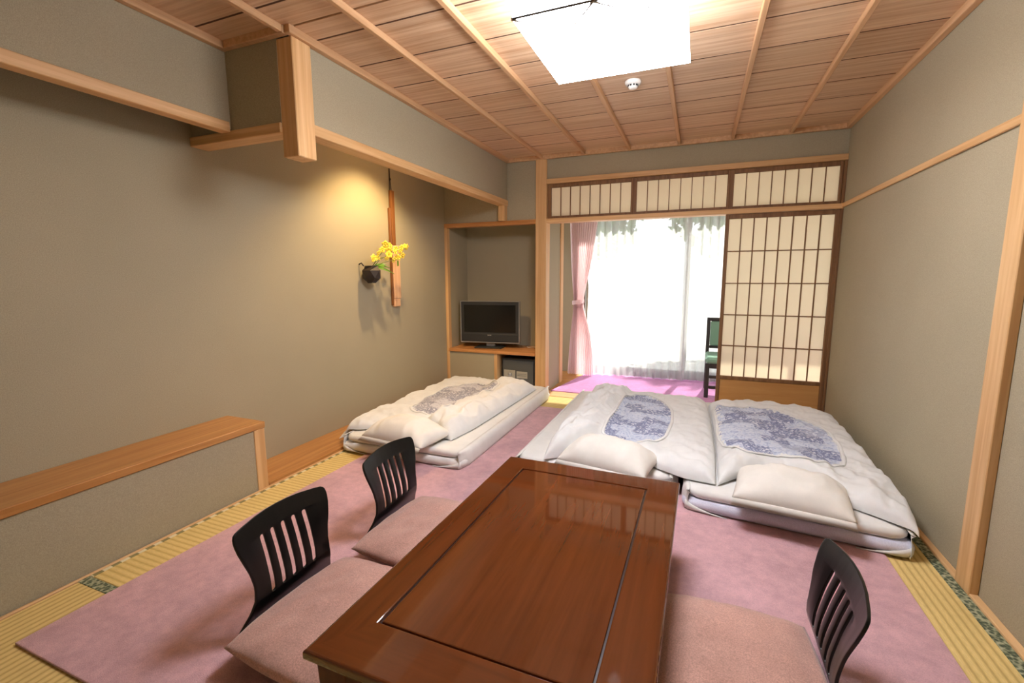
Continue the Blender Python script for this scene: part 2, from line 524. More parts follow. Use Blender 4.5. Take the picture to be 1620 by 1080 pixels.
# upper wall over the ledge, return wall and drop wall over the alcove
struct(box('wall_left_upper', XBOX - 0.045, XBOX, YN, 1.86, 2.06, 2.6, 'wall', None, 0))
struct(box('wall_left_return', XB, -2.012, 1.86, 1.97, 2.03, 2.6, 'wall', None, 0))
struct(box('wall_left_drop', XL - 0.075, XL, 1.98, YB, 2.055, 2.6, 'wall', None, 0))
# rails on the left
trim(1, XBOX - 0.055, XBOX + 0.012, YN, 1.848, 2.040, 2.092, 'wood_y')                 # rail over ledge
trim(2, XB, -2.012, 1.848, 1.955, 2.000, 2.050, 'wood')                       # return rail
trim(3, XL - 0.09, XL + 0.012, 1.982, YB, 2.010, 2.066, 'wood_y')             # drop beam
trim(4, -2.016, -1.912, 1.862, 1.984, 1.880, 2.446, 'wood_z', 0.004)           # hanging post
trim(5, -2.005, -1.932, 4.60, 4.68, 1.852, 2.012, 'wood_z')                   # stub under beam end
# right wall rail and post
trim(6, XR - 0.014, XR, 2.33, YB, 1.822, 1.858, 'wood_y')
trim(7, XR - 0.032, XR, 2.222, 2.330, 0.0, 2.46, 'wood_z')

# wall between the alcove and the veranda (shoji wall), upper parts
struct(box('wall_back', -1.605, XR, YB + 0.01, YB + 0.12, 2.24, 2.6, 'wall', None, 0))
struct(box('wall_back_alcove', XB, -1.605, YB + 0.005, YB + 0.10, 1.84, 2.6, 'wall', None, 0))
trim(8, -1.604, -1.486, 4.655, 4.785, -0.05, 2.47, 'wood_z', 0.004)           # main column
trim(9, -1.486, XR, 4.655, 4.775, 2.203, 2.250, 'wood')                       # header over transoms
trim(10, -1.486, XR, 4.655, 4.775, 1.814, 1.856, 'wood')                      # rail under transoms
trim(11, -1.486, XR, 4.58, 4.78, -0.08, 0.002, 'wood')                        # threshold
trim(12, XB, -1.604, 4.655, 4.76, 1.812, 1.856, 'shelfwood')                  # head of alcove
trim(13, XB, XB + 0.035, 4.655, 4.72, 0.0, 1.812, 'wood_z')                   # alcove left post
trim(14, 1.073, XR, 4.66, 4.775, 0.002, 2.203, 'frame')                       # right jamb

# alcove interior (TV niche)
struct(box('wall_niche_left', XB, XB + 0.03, 4.72, 5.15, 0.0, 1.9, 'wall', None, 0))
struct(box('wall_niche_back', XB, -1.49, 5.15, 5.25, -0.05, 2.6, 'wall', None, 0))
struct(box('wall_niche_right', -1.605, -1.492, 4.785, 5.20, -0.05, 2.6, 'wall', None, 0))
struct(box('ceiling_niche', XB, -1.6, 4.77, 5.15, 1.86, 1.90, 'wall', None, 0))
trim(15, -1.608, -1.478, 5.20, 5.31, -0.05, 2.42, 'wood_z')                   # inner veranda post

# ---- veranda
struct(box('floor_veranda', -2.7, 2.3, 4.781, YW + 0.06, -0.10, 0.0, 'engfloor', None, 0))

def prism(name, pts, z0, z1, mat, parent=None, bev=0.0):
    bm = bmesh.new()
    lo = [bm.verts.new((x, y, z0)) for x, y in pts]
    hi = [bm.verts.new((x, y, z1)) for x, y in pts]
    n = len(pts)
    bm.faces.new(lo[::-1]); bm.faces.new(hi)
    for i in range(n):
        bm.faces.new((lo[i], lo[(i + 1) % n], hi[(i + 1) % n], hi[i]))
    if bev:
        bmesh.ops.bevel(bm, geom=list(bm.edges), offset=bev, segments=2, affect='EDGES', profile=0.5)
    return link(name, bm_mesh(name, bm), mat, parent)

tag(prism('veranda_carpet', [(-1.462, 4.785), (2.2, 4.785), (2.2, 5.88), (-1.285, 5.88)], 0.0, 0.009, 'mauve', None, 0.002),
    'bright mauve carpet on the sunny veranda floor before the sheer curtains', 'carpet')
struct(box('wall_veranda_left', -2.7, -1.40, YW - 0.05, YW + 0.08, -0.1, 2.5, 'wall', None, 0))
struct(box('wall_veranda_right', 2.2, 2.3, 4.6, YW + 0.08, -0.1, 2.5, 'wall', None, 0))
struct(box('wall_veranda_header', -1.40, 2.2, YW - 0.05, YW + 0.08, 2.10, 2.5, 'wall', None, 0))
struct(box('wall_veranda_inner', XR + 0.12, 2.3, 4.67, 4.79, -0.1, 2.5, 'wall', None, 0))
struct(box('ceiling_veranda', -2.7, 2.3, 4.78, YW + 0.08, 2.42, 2.5, 'ceil', None, 0))
w1 = struct(empty('window_1', (0.4, YW, 0)))
box('window_frame', -1.40, 2.2, YW - 0.04, YW + 0.07, 0.0, 0.035, 'alu', w1)
box('window_frame', -1.40, 2.2, YW - 0.04, YW + 0.07, 2.06, 2.10, 'alu', w1)
for i, (xa, xe) in enumerate(((-1.40, -0.09), (-0.14, 1.05), (1.0, 2.2))):
    yo = YW + (0.035 if i == 1 else 0.0)
    box('sash_stile', xa, xa + 0.05, yo - 0.015, yo + 0.015, 0.035, 2.06, 'alu', w1)
    box('sash_stile', xe - 0.05, xe, yo - 0.015, yo + 0.015, 0.035, 2.06, 'alu', w1)
    box('sash_rail', xa + 0.05, xe - 0.05, yo - 0.015, yo + 0.015, 0.035, 0.10, 'alu', w1)
    box('sash_rail', xa + 0.05, xe - 0.05, yo - 0.015, yo + 0.015, 2.01, 2.06, 'alu', w1)
    box('pane', xa + 0.05, xe - 0.05, yo - 0.003, yo + 0.003, 0.10, 2.01, 'glass', w1, 0)
struct(box('ground_outside', -14, 14, YW + 0.08, 26, -0.35, -0.25, 'outside', None, 0))

# ---- ceiling: boards, battens, cornice
ceil = struct(box('ceiling', XB - 0.12, XR + 0.12, YN - 0.12, 4.80, 2.51, 2.60, 'ceil', None, 0))
seam0, pitch_b = 2.34, 0.327
ys = [seam0 + pitch_b * i for i in range(-11, 9)]
ys = [y for y in ys if YN < y < YB - 0.05]
ys = [YN] + ys + [YB]
for a, b in zip(ys[:-1], ys[1:]):
    segs = [(a, b)]
    if a < 1.86 < b: segs = [(a, 1.86), (1.86, b)]
    for (p, q) in segs:
        x0 = XBOX if q <= 1.861 else XL
        bm = bmesh.new()
        bm_box(bm, x0, XR, p + 0.006, q - 0.006, ZC, ZC + 0.018, 0.001, 1)
        link('ceiling_board', bm_mesh('ceiling_board', bm), 'ceil', ceil)
MAT['seam_shade'] = plain('painted_seam_shade', (84, 54, 34), 0.9)  # dark colour of the strips paints in the shadow of the lapped boards
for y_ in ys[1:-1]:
    box('board_seam_shade', XBOX if y_ < 1.86 else XL, XR, y_ - 0.006, y_ + 0.006, ZC + 0.001, ZC + 0.016, 'seam_shade', ceil, 0)
for x in (-1.945, -1.535, -1.095, -0.660, -0.219, 0.221, 0.667):
    y1 = 1.824 if x < -1.9 else YB - 0.03
    box('batten', x - 0.014, x + 0.014, YN, y1, 2.448, 2.482, 'batten', ceil, 0.003)
for (a, b, c, d) in ((XL, XL + 0.036, 1.835, YB), (XR - 0.036, XR, YN, YB), (XL + 0.036, XR - 0.036, YB - 0.035, YB),
                     (XBOX, XBOX + 0.036, YN, 1.86), (XBOX + 0.036, XL, 1.825, 1.86)):
    box('cornice', a, b, c, d, 2.445, 2.488, 'batten', ceil, 0.003)

# ---- shoji door and transoms
def pane_grid(parent, x0, x1, z0, z1, cols, rows, y, bar=0.009):
    dx = (x1 - x0) / cols; dz = (z1 - z0) / rows
    mesh = None
    for i in range(cols):
        for j in range(rows):
            if mesh is None:
                bm = bmesh.new(); bm_box(bm, 0, dx, 0, 0.0015, 0, dz)
                mesh = bm_mesh('pane', bm); mesh.materials.append(MAT['paper'])
            o = link('pane', mesh, None, parent)
            o.location = (x0 + i * dx, y + 0.012, z0 + j * dz)
    for i in range(1, cols):
        box('lattice_bar', x0 + i * dx - bar / 2, x0 + i * dx + bar / 2, y - 0.006, y + 0.0115, z0, z1, 'frame', parent, 0)
    for j in range(1, rows):
        box('lattice_bar', x0, x1, y - 0.0065, y + 0.0112, z0 + j * dz - bar / 2, z0 + j * dz + bar / 2, 'frame', parent, 0)

d1 = struct(empty('door_1', (0.64, 4.70, 0)), 'sliding paper screen door with dark lattice on the right')
y = 4.70
box('stile', 0.207, 0.238, y - 0.016, y + 0.016, 0.004, 1.812, 'frame', d1)
box('stile', 1.046, 1.078, y - 0.016, y + 0.016, 0.004, 1.812, 'frame', d1)
box('rail', 0.238, 1.046, y - 0.015, y + 0.015, 1.774, 1.812, 'frame', d1)
box('rail', 0.238, 1.046, y - 0.015, y + 0.015, 0.296, 0.328, 'frame', d1)
box('kickboard', 0.238, 1.046, y - 0.008, y + 0.008, 0.02, 0.296, 'kick', d1)
pane_grid(d1, 0.238, 1.046, 0.328, 1.774, 8, 5, y)
for n, (xa, xb) in enumerate(((-1.480, -0.622), (-0.622, 0.224), (0.224, 1.072))):
    t = struct(empty('window_%d' % (n + 2), ((xa + xb) / 2, 4.70, 1.856)), 'paper transom panel with thin upright bars above the opening')
    box('stile', xa, xa + 0.034, y - 0.014, y + 0.014, 1.857, 2.202, 'frame', t)
    box('stile', xb - 0.020, xb, y - 0.014, y + 0.014, 1.857, 2.202, 'frame', t)
    box('rail', xa + 0.034, xb - 0.020, y - 0.013, y + 0.013, 1.857, 1.882, 'frame', t)
    box('rail', xa + 0.034, xb - 0.020, y - 0.013, y + 0.013, 2.166, 2.202, 'frame', t)
    pane_grid(t, xa + 0.034, xb - 0.020, 1.882, 2.166, 8, 1, y, 0.007)

# ---- built-in ledge, alcove board, TV shelf
lg = tag(empty('low_ledge', (-2.54, 0.4, 0)), 'low khaki ledge with a wooden top along the left wall', 'ledge')
box('front_panel', XB + 0.002, XBOX - 0.006, YN + 0.002, 1.842, 0.0, 0.374, 'wall', lg, 0)
box('top_board', XB + 0.002, XBOX + 0.004, YN + 0.002, 1.916, 0.374, 0.412, 'toko', lg, 0.003)
box('end_post', XB + 0.002, XBOX, 1.842, 1.912, 0.0, 0.374, 'wood_z', lg, 0.003)
tag(box('alcove_board', XB, XBOX, 1.913, 4.65, -0.05, 0.026, 'toko', None, 0.004),
    'honey coloured floor board of the alcove between ledge and left futon', 'board')
sh = tag(empty('alcove_shelf', (-2.15, 4.8, 0)), 'wooden shelf unit in the niche carrying the television', 'shelf')
box('shelf_board', XB + 0.031, -1.606, 4.645, 5.149, 0.405, 0.438, 'shelfwood', sh)
box('front_panel', XB + 0.036, -2.095, 4.665, 4.69, 0.0, 0.405, 'wall', sh, 0)
box('divider', -2.095, -2.058, 4.66, 5.10, 0.0, 0.405, 'wood_z', sh)

# =================================================================== LIGHT FITTINGS
def paper_lamp():
    x0, x1, y0, y1, zb, zt = -0.680, -0.078, 1.695, 2.318, 2.200, 2.455
    cx, cy = (x0 + x1) / 2, (y0 + y1) / 2
    t = tag(empty('ceiling_lamp', (cx, cy, zb)), 'large square white paper lamp glowing under the wooden ceiling', 'lamp')
    # bottom sheet: shallow folded pyramid of facets
    P = {}
    xs = (x0, cx, x1); yy = (y0, cy, y1)
    vs, fs = [], []
    for j in range(3):
        for i in range(3):
            z = zb - (0.012 if (i == 1 and j == 1) else 0.0)
            vs.append((xs[i], yy[j], z))
    c = 4
    ring = [0, 1, 2, 5, 8, 7, 6, 3]
    for a in range(8):
        fs.append((c, ring[(a + 1) % 8], ring[a]))
    link('shade_bottom', mesh_from('shade_bottom', vs, fs), 'lampshade', t)
    ins = 0.11
    b4 = [(x0, y0), (x1, y0), (x1, y1), (x0, y1)]
    t4 = [(x0 + ins, y0 + ins * 0.4), (x1 - ins, y0 + ins * 0.4), (x1 - ins, y1 - ins * 0.4), (x0 + ins, y1 - ins * 0.4)]
    m4 = [(x0 + 0.012, y0 + 0.01), (x1 - 0.012, y0 + 0.01), (x1 - 0.012, y1 - 0.01), (x0 + 0.012, y1 - 0.01)]
    for k in range(4):
        a, b = b4[k], b4[(k + 1) % 4]; m_a, m_b = m4[k], m4[(k + 1) % 4]; c_, d_ = t4[(k + 1) % 4], t4[k]
        v = [(*a, zb), (*b, zb), (*m_b, zb + 0.05), (*m_a, zb + 0.05), (*c_, zt), (*d_, zt)]
        link('shade_side', mesh_from('shade_side', v, [(0, 1, 2, 3), (3, 2, 4, 5)]), 'lampside', t)
    for (a, b) in ((b4[0], b4[1]),):
        tube('wire', [(*a, zb), (*b, zb)], 0.0038, 'wire', t, 6)
    for (p, q) in (((cx, y0), (cx - 0.13, y0 + 0.16)), ((cx, y0), (cx + 0.11, y0 + 0.10)), ((x0, y0), (x0 + 0.15, y0 + 0.12)),
                   ((x1 - 0.05, y0 - 0.0), (x1 - 0.2, y0 + 0.2))):
        tube('crease_shade', [(p[0], p[1], zb - 0.001), (q[0], q[1], zb - 0.0045)], [0.0060, 0.0025], 'crease_shade', t, 5)
    lathe('mount', [(0.09, 0), (0.09, 0.03)], (cx, cy, 2.44), 'white_plastic', t)
paper_lamp()

dl = tag(empty('alcove_downlight', (-2.16, 3.25, 2.47)), 'small warm downlight in the alcove ceiling behind the drop wall', 'downlight')
lathe('trim_ring', [(0.035, 0.02), (0.05, 0.02), (0.055, 0.0), (0.045, -0.002), (0.04, 0.015)], (-2.16, 3.25, 2.485), 'white_plastic', dl)
bd = bpy.data.lights.new('bulb', 'SPOT')
bd.energy = SPOT_W; bd.color = (1.0, 0.69, 0.34); bd.spot_size = math.radians(116); bd.spot_blend = 0.6; bd.shadow_soft_size = 0.03
bo = bpy.data.objects.new('bulb', bd); COL.objects.link(bo)
bo.parent = dl; bo.location = (0, 0, -0.01); bo.rotation_euler = Vector((-0.08, 0.02, -1)).to_track_quat('-Z', 'Y').to_euler()

sd = tag(empty('smoke_detector', (-0.44, 3.15, 2.47)), 'small round white smoke detector on the ceiling behind the paper lamp', 'detector')
lathe('base', [(0.050, 0.012), (0.050, 0.0), (0.044, -0.010)], (-0.44, 3.15, 2.468), 'white_plastic', sd)
lathe('head', [(0.030, 0.0), (0.030, -0.012), (0.024, -0.022), (0.012, -0.026)], (-0.44, 3.15, 2.458), 'white_plastic', sd)
for k in range(10):
    a = k * math.pi / 5
    o = box('vent', -0.006, 0.006, -0.0015, 0.0015, -0.005, 0.005, 'dark', sd, 0, True)
    o.location = (0.0305 * math.cos(a), 0.0305 * math.sin(a), -0.019); o.rotation_euler = (0, 0, a + math.pi / 2)

# =================================================================== CURTAINS
def sheer(name, x0, x1, yc, z0, z1, seed, label, lam=0.105):
    nx = int((x1 - x0) / 0.012); nz = 24
    xs = np.linspace(x0, x1, nx); zs = np.linspace(z0, z1, nz)
    X, Z = np.meshgrid(xs, zs)
    wob = 0.05 * pn(X * 2.0, Z * 0.5, seed)
    ph = 2 * np.pi * (X + wob) / lam
    amp = 0.026 + 0.02 * pn(X * 3.1, Z * 0.7, seed + 4)
    Y = yc + amp * np.sin(ph) + 0.012 * np.sin(ph * 2.3 + seed)
    me = mesh_from(name, np.stack([X, Y, Z], -1).reshape(-1, 3), grid_faces(nx, nz), True)
    return tag(link(name, me, 'sheer'), label, 'curtain', 'sheer curtains at the veranda window')
sheer('sheer_curtain', -1.28, -0.10, 5.79, 0.016, 2.20, 2, 'white sheer curtain panel beside the tied pink drape')
sheer('sheer_curtain', -0.16, 2.10, 5.83, 0.016, 2.20, 5, 'white sheer curtain panel on the right, behind the green chair')

def drape():
    t = tag(empty('pink_drape', (-1.35, 5.69, 0.0)), 'pleated pink curtain tied back at the left edge of the window', 'curtain')
    nx, nz = 150, 70
    U, Z = np.meshgrid(np.linspace(0, 1, nx), np.linspace(0.015, 2.20, nz))
    kz = [0.0, 0.25, 0.55, 0.80, 0.90, 0.95, 1.0, 1.15, 1.5, 1.9, 2.2]
    kl = [-1.515, -1.505, -1.485, -1.458, -1.448, -1.447, -1.449, -1.462, -1.485, -1.502, -1.510]
    kr = [-1.184, -1.192, -1.232, -1.296, -1.318, -1.320, -1.316, -1.285, -1.215, -1.160, -1.130]
    L = np.interp(Z, kz, kl); R = np.interp(Z, kz, kr)
    X = L + (R - L) * U
    wd = (R - L) / 0.36
    ph = 2 * np.pi * 12 * (U + 0.01 * np.sin(Z * 3))
    Y = 5.69 + (0.020 + 0.004 / np.maximum(wd, .3)) * np.sin(ph) - 0.03 * (1 - wd) * np.cos((U - 0.5) * np.pi)
    me = mesh_from('drape_cloth', np.stack([X, Y, Z], -1).reshape(-1, 3), grid_faces(nx, nz), True)
    link('drape_cloth', me, 'drape', t)
    vs, fs = [], []
    n = 40
    for k in range(n):
        a = 2 * math.pi * k / n
        for (rr, dz) in ((1.0, -0.026), (1.04, 0.0), (1.0, 0.026)):
            vs.append((-1.383 + 0.074 * rr * math.cos(a), 5.67 + 0.055 * rr * math.sin(a), 0.945 + dz + 0.012 * math.cos(a)))
    for k in range(n):
        for j in range(2):
            a = k * 3 + j; b = ((k + 1) % n) * 3 + j
            fs.append((a, b, b + 1, a + 1))
    link('tieback', mesh_from('tieback', vs, fs, True), 'drape', t)
drape()

# =================================================================== RUG AND TABLE
tag(prism('pink_rug', [(-2.150, 0.683), (0.852, 0.683), (0.852, 4.135), (-2.150, 4.135)], 0.0008, 0.011, 'pink', None, 0.003),
    'large dusty pink rug spread over the tatami under the table and futons', 'rug')

def low_table():
    t = tag(empty('low_table', (-0.445, 1.405, 0.011), math.radians(-0.6)), 'low glossy red brown wooden table with a grooved panel top', 'table')
    hx, hy, zt = 0.408, 0.665, 0.349     # half sizes, height above rug
    def rb(name, x0, x1, y0, y1, z0, z1, mat, bev=0.004, par=t, seg=2):
        return box(name, x0, x1, y0, y1, z0, z1, mat, par, bev, True, seg)
    fl, fr, ff, fn = 0.113, 0.128, 0.117, 0.147
    th = 0.030
    # frame boards with a soft outer edge, mitred look through butt joints
    O = [(-hx, -hy), (hx, -hy), (hx, hy), (-hx, hy)]
    N = [(-hx + fl, -hy + fn), (hx - fr, -hy + fn), (hx - fr, hy - ff), (-hx + fl, hy - ff)]
    for k in range(4):
        k2 = (k + 1) % 4
        bm = bmesh.new()
        q = [O[k], O[k2], N[k2], N[k]]
        lo = [bm.verts.new((x, y, zt - th)) for x, y in q]; hi = [bm.verts.new((x, y, zt)) for x, y in q]
        bm.faces.new(lo[::-1]); bm.faces.new(hi)
        for a in range(4): bm.faces.new((lo[a], lo[(a + 1) % 4], hi[(a + 1) % 4], hi[a]))
        bm.edges.ensure_lookup_table()
        sel = [e for e in bm.edges if {e.verts[0], e.verts[1]} in ({lo[0], lo[1]}, {hi[0], hi[1]})]
        sel2 = [e for e in bm.edges if {e.verts[0], e.verts[1]} == {hi[2], hi[3]}]
        bmesh.ops.bevel(bm, geom=sel, offset=0.009, segments=4, affect='EDGES', profile=0.5)
        sel2 = [e for e in bm.edges if e.is_valid and all(abs(v.co.z - zt) < 1e-6 for v in e.verts) and all(min(abs(v.co.x - N[k][0]) + abs(v.co.y - N[k][1]), abs(v.co.x - N[k2][0]) + abs(v.co.y - N[k2][1])) < 1e-5 for v in e.verts)]
        bmesh.ops.bevel(bm, geom=sel2, offset=0.003, segments=2, affect='EDGES', profile=0.5)
        link('top_frame', bm_mesh('top_frame', bm), 'table_x' if k in (0, 2) else 'table', t, True)
    rb('groove', -hx + fl - 0.002, hx - fr + 0.002, -hy + fn - 0.002, hy - ff + 0.002, zt - th + 0.002, zt - 0.008, 'groove', 0)
    rb('top_panel', -hx + fl + 0.006, hx - fr - 0.006, -hy + fn + 0.006, hy - ff - 0.006, zt - th + 0.003, zt - 0.0015, 'table', 0.004)
    # moulding and apron
    rb('moulding', -hx + 0.018, hx - 0.018, -hy + 0.018, hy - 0.018, zt - th - 0.012, zt - th + 0.001, 'table_leg', 0.004)
    ap = zt - th - 0.012
    for s in (-1, 1):
        rb('apron', s * (hx - 0.034) - 0.012, s * (hx - 0.034) + 0.012, -hy + 0.10, hy - 0.10, ap - 0.075, ap, 'table_leg', 0.003)
        rb('apron', -hx + 0.10, hx - 0.10, s * (hy - 0.034) - 0.012, s * (hy - 0.034) + 0.012, ap - 0.075, ap, 'table_leg', 0.003)
        for q in (-1, 1):
            bm = bmesh.new()
            bm_box(bm, -0.048, 0.048, -0.048, 0.048, 0.0, ap, 0.006, 2)
            for v in bm.verts:
                k = 1 - 0.22 * (1 - v.co.z / ap)
                v.co.x *= k; v.co.y *= k
            o = link('leg', bm_mesh('leg', bm), 'table_leg', t, True)
            o.location = (s * (hx - 0.068), q * (hy - 0.068), 0)
low_table()

# =================================================================== FLOOR CHAIRS
BK_T = 0.009
def back_profile(z):
    """x of the backrest sheet (negative = backwards) against height"""
    return np.interp(z, [0.0, 0.03, 0.07, 0.10, 0.135, 0.17, 0.20, 0.27, 0.34, 0.41], [-0.045, -0.036, -0.019, -0.007, 0.0, -0.002, -0.008, -0.025, -0.046, -0.068])
def make_back_mesh():
    zmax = 0.410
    slots = [-0.096, -0.048, 0.0, 0.048, 0.096]
    hw = 0.0100
    z_lo, z_hi = 0.140, 0.332
    rows = list(np.linspace(0.003, z_lo - 0.012, 12)) + [z_lo - 0.008, z_lo - 0.004, z_lo] + list(np.linspace(z_lo, z_hi, 12))[1:-1] + [z_hi, z_hi + 0.004, z_hi + 0.008] + list(np.linspace(z_hi + 0.016, zmax - 0.016, 6)) + [zmax - 0.012, zmax - 0.008, zmax - 0.004, zmax - 0.0015, zmax]
    def halfw(z):
        return np.interp(z, [0.0, 0.03, 0.08, 0.14, 0.19, 0.24, 0.29, 0.33, 0.365, 0.385, 0.398, 0.406, 0.41],
                            [0.220, 0.214, 0.192, 0.174, 0.170, 0.178, 0.194, 0.204, 0.208, 0.208, 0.206, 0.201, 0.190])
    vs, fs = [], []
    def cols(z):
        e = 0.0
        if z < z_lo: e = max(0, 1 - ((z_lo - z) / 0.009) ** 2) ** 0.5 if z_lo - z < 0.009 else 0.0
        elif z > z_hi: e = max(0, 1 - ((z - z_hi) / 0.009) ** 2) ** 0.5 if z - z_hi < 0.009 else 0.0
        else: e = 1.0
        W = float(halfw(z))
        c = [-W, -W + 0.008, -W + 0.02, -(W + 0.125) / 2]
        for sx in slots:
            h = hw * max(e, 0.35)
            c += [sx - h, sx + h]
        c += [(W + 0.125) / 2, W - 0.02, W - 0.008, W]
        return c
    nc = len(cols(0.2))
    for z in rows:
        for yv in cols(z):
            top = 0.017 * (yv / 0.2) ** 2 * sstep(0.30, 0.41, z)        # crowned top edge
            zz = z - float(top)
            x = float(back_profile(zz)) + 0.60 * yv * yv * float(sstep(0.05, 0.30, z)) # hollowed across
            vs.append((x, yv, zz))
    for j in range(len(rows) - 1):
        zm = (rows[j] + rows[j + 1]) / 2
        for i in range(nc - 1):
            if 4 <= i < 14 and (i - 4) % 2 == 0 and z_lo - 0.0085 < zm < z_hi + 0.0085:
                continue
            a = j * nc + i
            fs.append((a, a + 1, a + nc + 1, a + nc))
    return mesh_from('backrest', vs, fs, True)

def add_solidify(o, th, off=0.0, bev=0.0):
    m = o.modifiers.new('thick', 'SOLIDIFY'); m.thickness = th; m.offset = off
    if bev:
        b = o.modifiers.new('edge', 'BEVEL'); b.width = bev; b.segments = 2; b.limit_method = 'ANGLE'; b.angle_limit = math.radians(50)

def cushion_mesh(name, hx, hy, th, n=36, pinch=0.03, seed=0, pw=3.2, wr=0.004, z0=0.0, rim=0.42, ex=0.5):
    """stuffed cushion: closed surface, pinched corners, creased skin"""
    g = np.linspace(-1, 1, n)
    g = np.sign(g) * np.abs(g) ** 0.8
    U, V = np.meshgrid(g, g)
    d = np.clip((1 - np.abs(U) ** pw), 0, 1) ** ex * np.clip((1 - np.abs(V) ** pw), 0, 1) ** ex
    sx = hx * (1 - pinch * (1 - np.abs(V) ** 2) ** 1 * (1 - 0)) ; sy = hy * (1 - pinch * (1 - np.abs(U) ** 2))
    X = U * sx; Y = V * sy
    wrk = wr * (pn(X * 9, Y * 9, seed) + 0.6 * ridge(X * 14 + 3, Y * 6, seed + 1) - 0.3) * np.minimum(1, d * 2)
    zt = z0 + th * rim + th * (1 - rim) * d + wrk
    zb = z0 + th * rim - th * rim * np.clip(d * 1.6, 0, 1)
    top = np.stack([X, Y, zt], -1).reshape(-1, 3); bot = np.stack([X, Y, zb], -1).reshape(-1, 3)
    N = n * n
    bm = bmesh.new()
    vt = [bm.verts.new(p) for p in top]
    bidx = {}
    for j in range(n):
        for i in range(n):
            if i in (0, n - 1) or j in (0, n - 1): bidx[j * n + i] = vt[j * n + i]
            else: bidx[j * n + i] = bm.verts.new(bot[j * n + i])
    for j in range(n - 1):
        for i in range(n - 1):
            q = [j * n + i, j * n + i + 1, (j + 1) * n + i + 1, (j + 1) * n + i]
            bm.faces.new([vt[k] for k in q])
            try: bm.faces.new([bidx[k] for k in q][::-1])
            except ValueError: pass
    return bm_mesh(name, bm, True)

def seat_mesh():
    vs, fs = [], []
    n, mrow = 13, 9
    for j in range(mrow):
        s = j / (mrow - 1)
        for i in range(n):
            yv = -0.20 + 0.40 * i / (n - 1)
            cx = 0.03 + 0.40 * s
            yy = yv * (1.0 - 0.10 * s)
            z = 0.030 + 0.012 * math.cos(yv / 0.2 * math.pi / 2) * 0 + 0.014 * (yv / 0.2) ** 2
            if s < 0.05: z += 0.0
            vs.append((cx, yy, z))
    return mesh_from('seat', vs, grid_faces(n, mrow), True)

BACK_ME = make_back_mesh(); BACK_ME.materials.append(MAT['black'])
SEAT_ME = seat_mesh(); SEAT_ME.materials.append(MAT['black'])
def floor_chair(x, y, rotz, label, back=True):
    t = tag(empty('floor_chair', (x, y, 0.011), rotz), label, 'chair', 'legless floor chairs around the low table')
    o = link('backrest', BACK_ME, None, t, True); add_solidify(o, BK_T, 0, 0.003)
    o = link('seat', SEAT_ME, None, t, True); add_solidify(o, 0.012, 0, 0.003)
    for s in (-1, 1):
        box('runner', 0.04, 0.40, s * 0.15 - 0.012, s * 0.15 + 0.012, 0.0, 0.034, 'black', t, 0.003, True)
    return t
def seat_cushion(x, y, rotz, label, seed, hx=0.246, hy=0.262):
    me = cushion_mesh('seat_cushion', hx, hy, 0.085, 40, -0.06, seed, 3.4, 0.007)
    me.materials.append(MAT['zabu'])
    o = link('seat_cushion', me)
    o.location = (x, y, 0.062); o.rotation_euler = (0, 0, rotz)
    return tag(o, label, 'cushion', 'velour seat cushions on the floor chairs')
floor_chair(-1.379, 1.186, 0.0, 'black slatted floor chair nearest the camera on the left of the table')
floor_chair(-1.374, 1.828, math.radians(1.5), 'black slatted floor chair left of the table, nearer the left futon')
floor_chair(0.405, 1.507, math.radians(180), 'black slatted floor chair alone on the right side of the table')
seat_cushion(-1.092, 1.125, math.radians(-2), 'dusty rose cushion on the front left floor chair', 1)
seat_cushion(-1.088, 1.705, math.radians(-2), 'dusty rose cushion on the second left floor chair, toward the left futon', 2)
seat_cushion(0.148, 1.390, math.radians(1), 'dusty rose cushion on the floor chair right of the table', 3)

# =================================================================== FUTONS
def quad_ring(c, inset, rc, n=24):
    """rounded quadrilateral, corners c in order, moved in by inset"""
    c = [Vector((p[0], p[1])) for p in c]
    W = ((c[1] - c[0]).length + (c[2] - c[3]).length) / 2; L = ((c[3] - c[0]).length + (c[2] - c[1]).length) / 2
    def P(x, y):
        a, b = x / W, y / L
        return c[0] * (1 - a) * (1 - b) + c[1] * a * (1 - b) + c[2] * a * b + c[3] * (1 - a) * b
    rc = max(min(rc - inset * 0.3, (W / 2 - inset) * 0.98, (L / 2 - inset) * 0.98), 0.004)
    x0, x1, y0, y1 = inset, W - inset, inset, L - inset
    out = []
    for (cx, cy, a0) in ((x1 - rc, y0 + rc, -90), (x1 - rc, y1 - rc, 0), (x0 + rc, y1 - rc, 90), (x0 + rc, y0 + rc, 180)):
        for k in range(7):
            a = math.radians(a0 + 90 * k / 6)
            out.append((cx + rc * math.cos(a), cy + rc * math.sin(a)))
    # resample straight runs
    res = []
    m = len(out)
    for i in range(m):
        p, q = out[i], out[(i + 1) % m]
        d = math.hypot(q[0] - p[0], q[1] - p[1])
        res.append(p)
        if i % 7 == 6:
            for s in range(1, n):
                res.append((p[0] + (q[0] - p[0]) * s / n, p[1] + (q[1] - p[1]) * s / n))
    return [P(*p) for p in res], min(W, L) / 2
